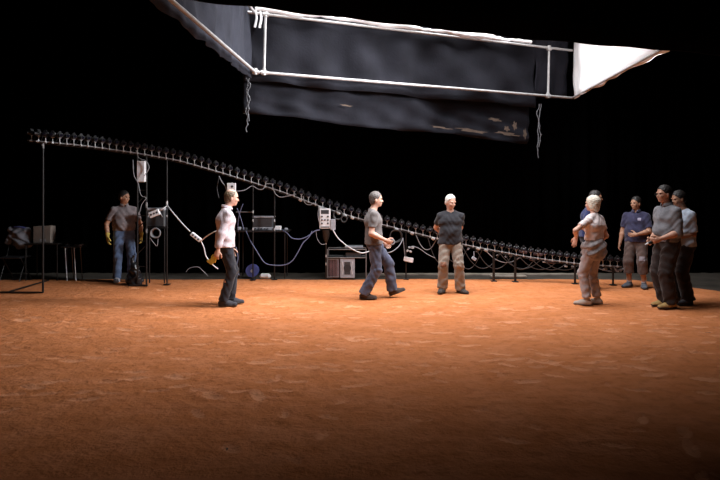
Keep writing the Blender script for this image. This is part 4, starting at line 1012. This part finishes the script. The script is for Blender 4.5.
MB().box((xb+.05, Yk-.03, zk+.325), (.2,.13,.006), Matrix.Rotation(-.08, 3, 'Y')).build('flap', M['card'], t)
MB().box((xb+.02, Yk-.102, zk+.05), (.12,.004,.05)).build('paper_label', M['grey_cable'], t)
Ys = 11.6; ts = thing('chrome_stand', Vector((P(74,0,Ys).x, Ys, 0)), 'small stand with thin pale legs between the cardboard box and the left man', 'stand'); xs_ = P(74,0,Ys).x; z_s = P(0,246.5,Ys).z
MB().box((xs_, Ys, z_s), (.36,.3,.02), None, .004).build('stand_top', M['black_plastic'], ts)
for (a, b, dy) in ((-.11,-.07,-.13),(.06,.1,-.13),(-.11,-.07,.13),(.06,.1,.13)): MB().tube([(xs_+b,Ys+dy,0),(xs_+a,Ys+dy,z_s)], .008, 6).build('leg', M['steel' if dy < 0 else 'dark_steel'], ts)
for i, (px, w) in enumerate(((69,.08),(77,.06),(81,.05),(84,.04))):
    xx = P(min(px,81),0,Ys).x; tag(MB().box((xx, Ys-.04+.1*(i==3), z_s+.01+.02), (w,.06,.035), None, .01).build('small_tool', M['grey_box' if i > 1 else 'rack']), ('dark small tool at the left end of the little stand','dark small tool in the middle of the little stand','bright small tool at the right end of the little stand','bright small tool behind the others on the little stand')[i], 'tool')
# ---- bin bag by the left man, plank, tower cable
bg = SDF(); bg.cap((0,0,.12),(0.0,0,.30), .13,.085,.05,(0,1,0),.8); bg.cap((-.02,0,.3),(-.03,0,.46), .06,.025,.04); bg.cap((.03,0,.07),(-.04,.02,.08), .12,.12,.04); bg.ell((-.03,0,.49),(.04,.03,.04))
bg.cuts.append(lambda X,Y,Z: .004-Z+0*X*Y)
V, F = bg.mesh(.009, lambda X,Y,Z: .010*np.sin(38*X+30*Y+9*Z+3*np.sin(24*Z))+.008*np.sin(30*Z-40*Y+26*X))
b_ = nmesh('bin_bag', V, F, M['bag']); b_.location = P(134.5,193,11.02); b_.location.z = 0.0; tag(b_, 'knotted black bin bag standing beside the leg of the man in yellow gloves', 'bag')
tag(MB().box(Vector((P(508,0,12.05).x, 12.05, .02-.01)), (.72,.16,.035), Matrix.Rotation(.05, 3, 'Z'), .006).build('plank', M['wood']), 'pale flat plank lying on the floor behind the two short posts', 'plank')
tag(MB().box(Vector((2.6, 12.45, -.01)), (4.4,.14,.04), None, .008).build('floor_batten', M['wood']), 'long pale batten on the floor along the foot of the black curtain', 'batten')
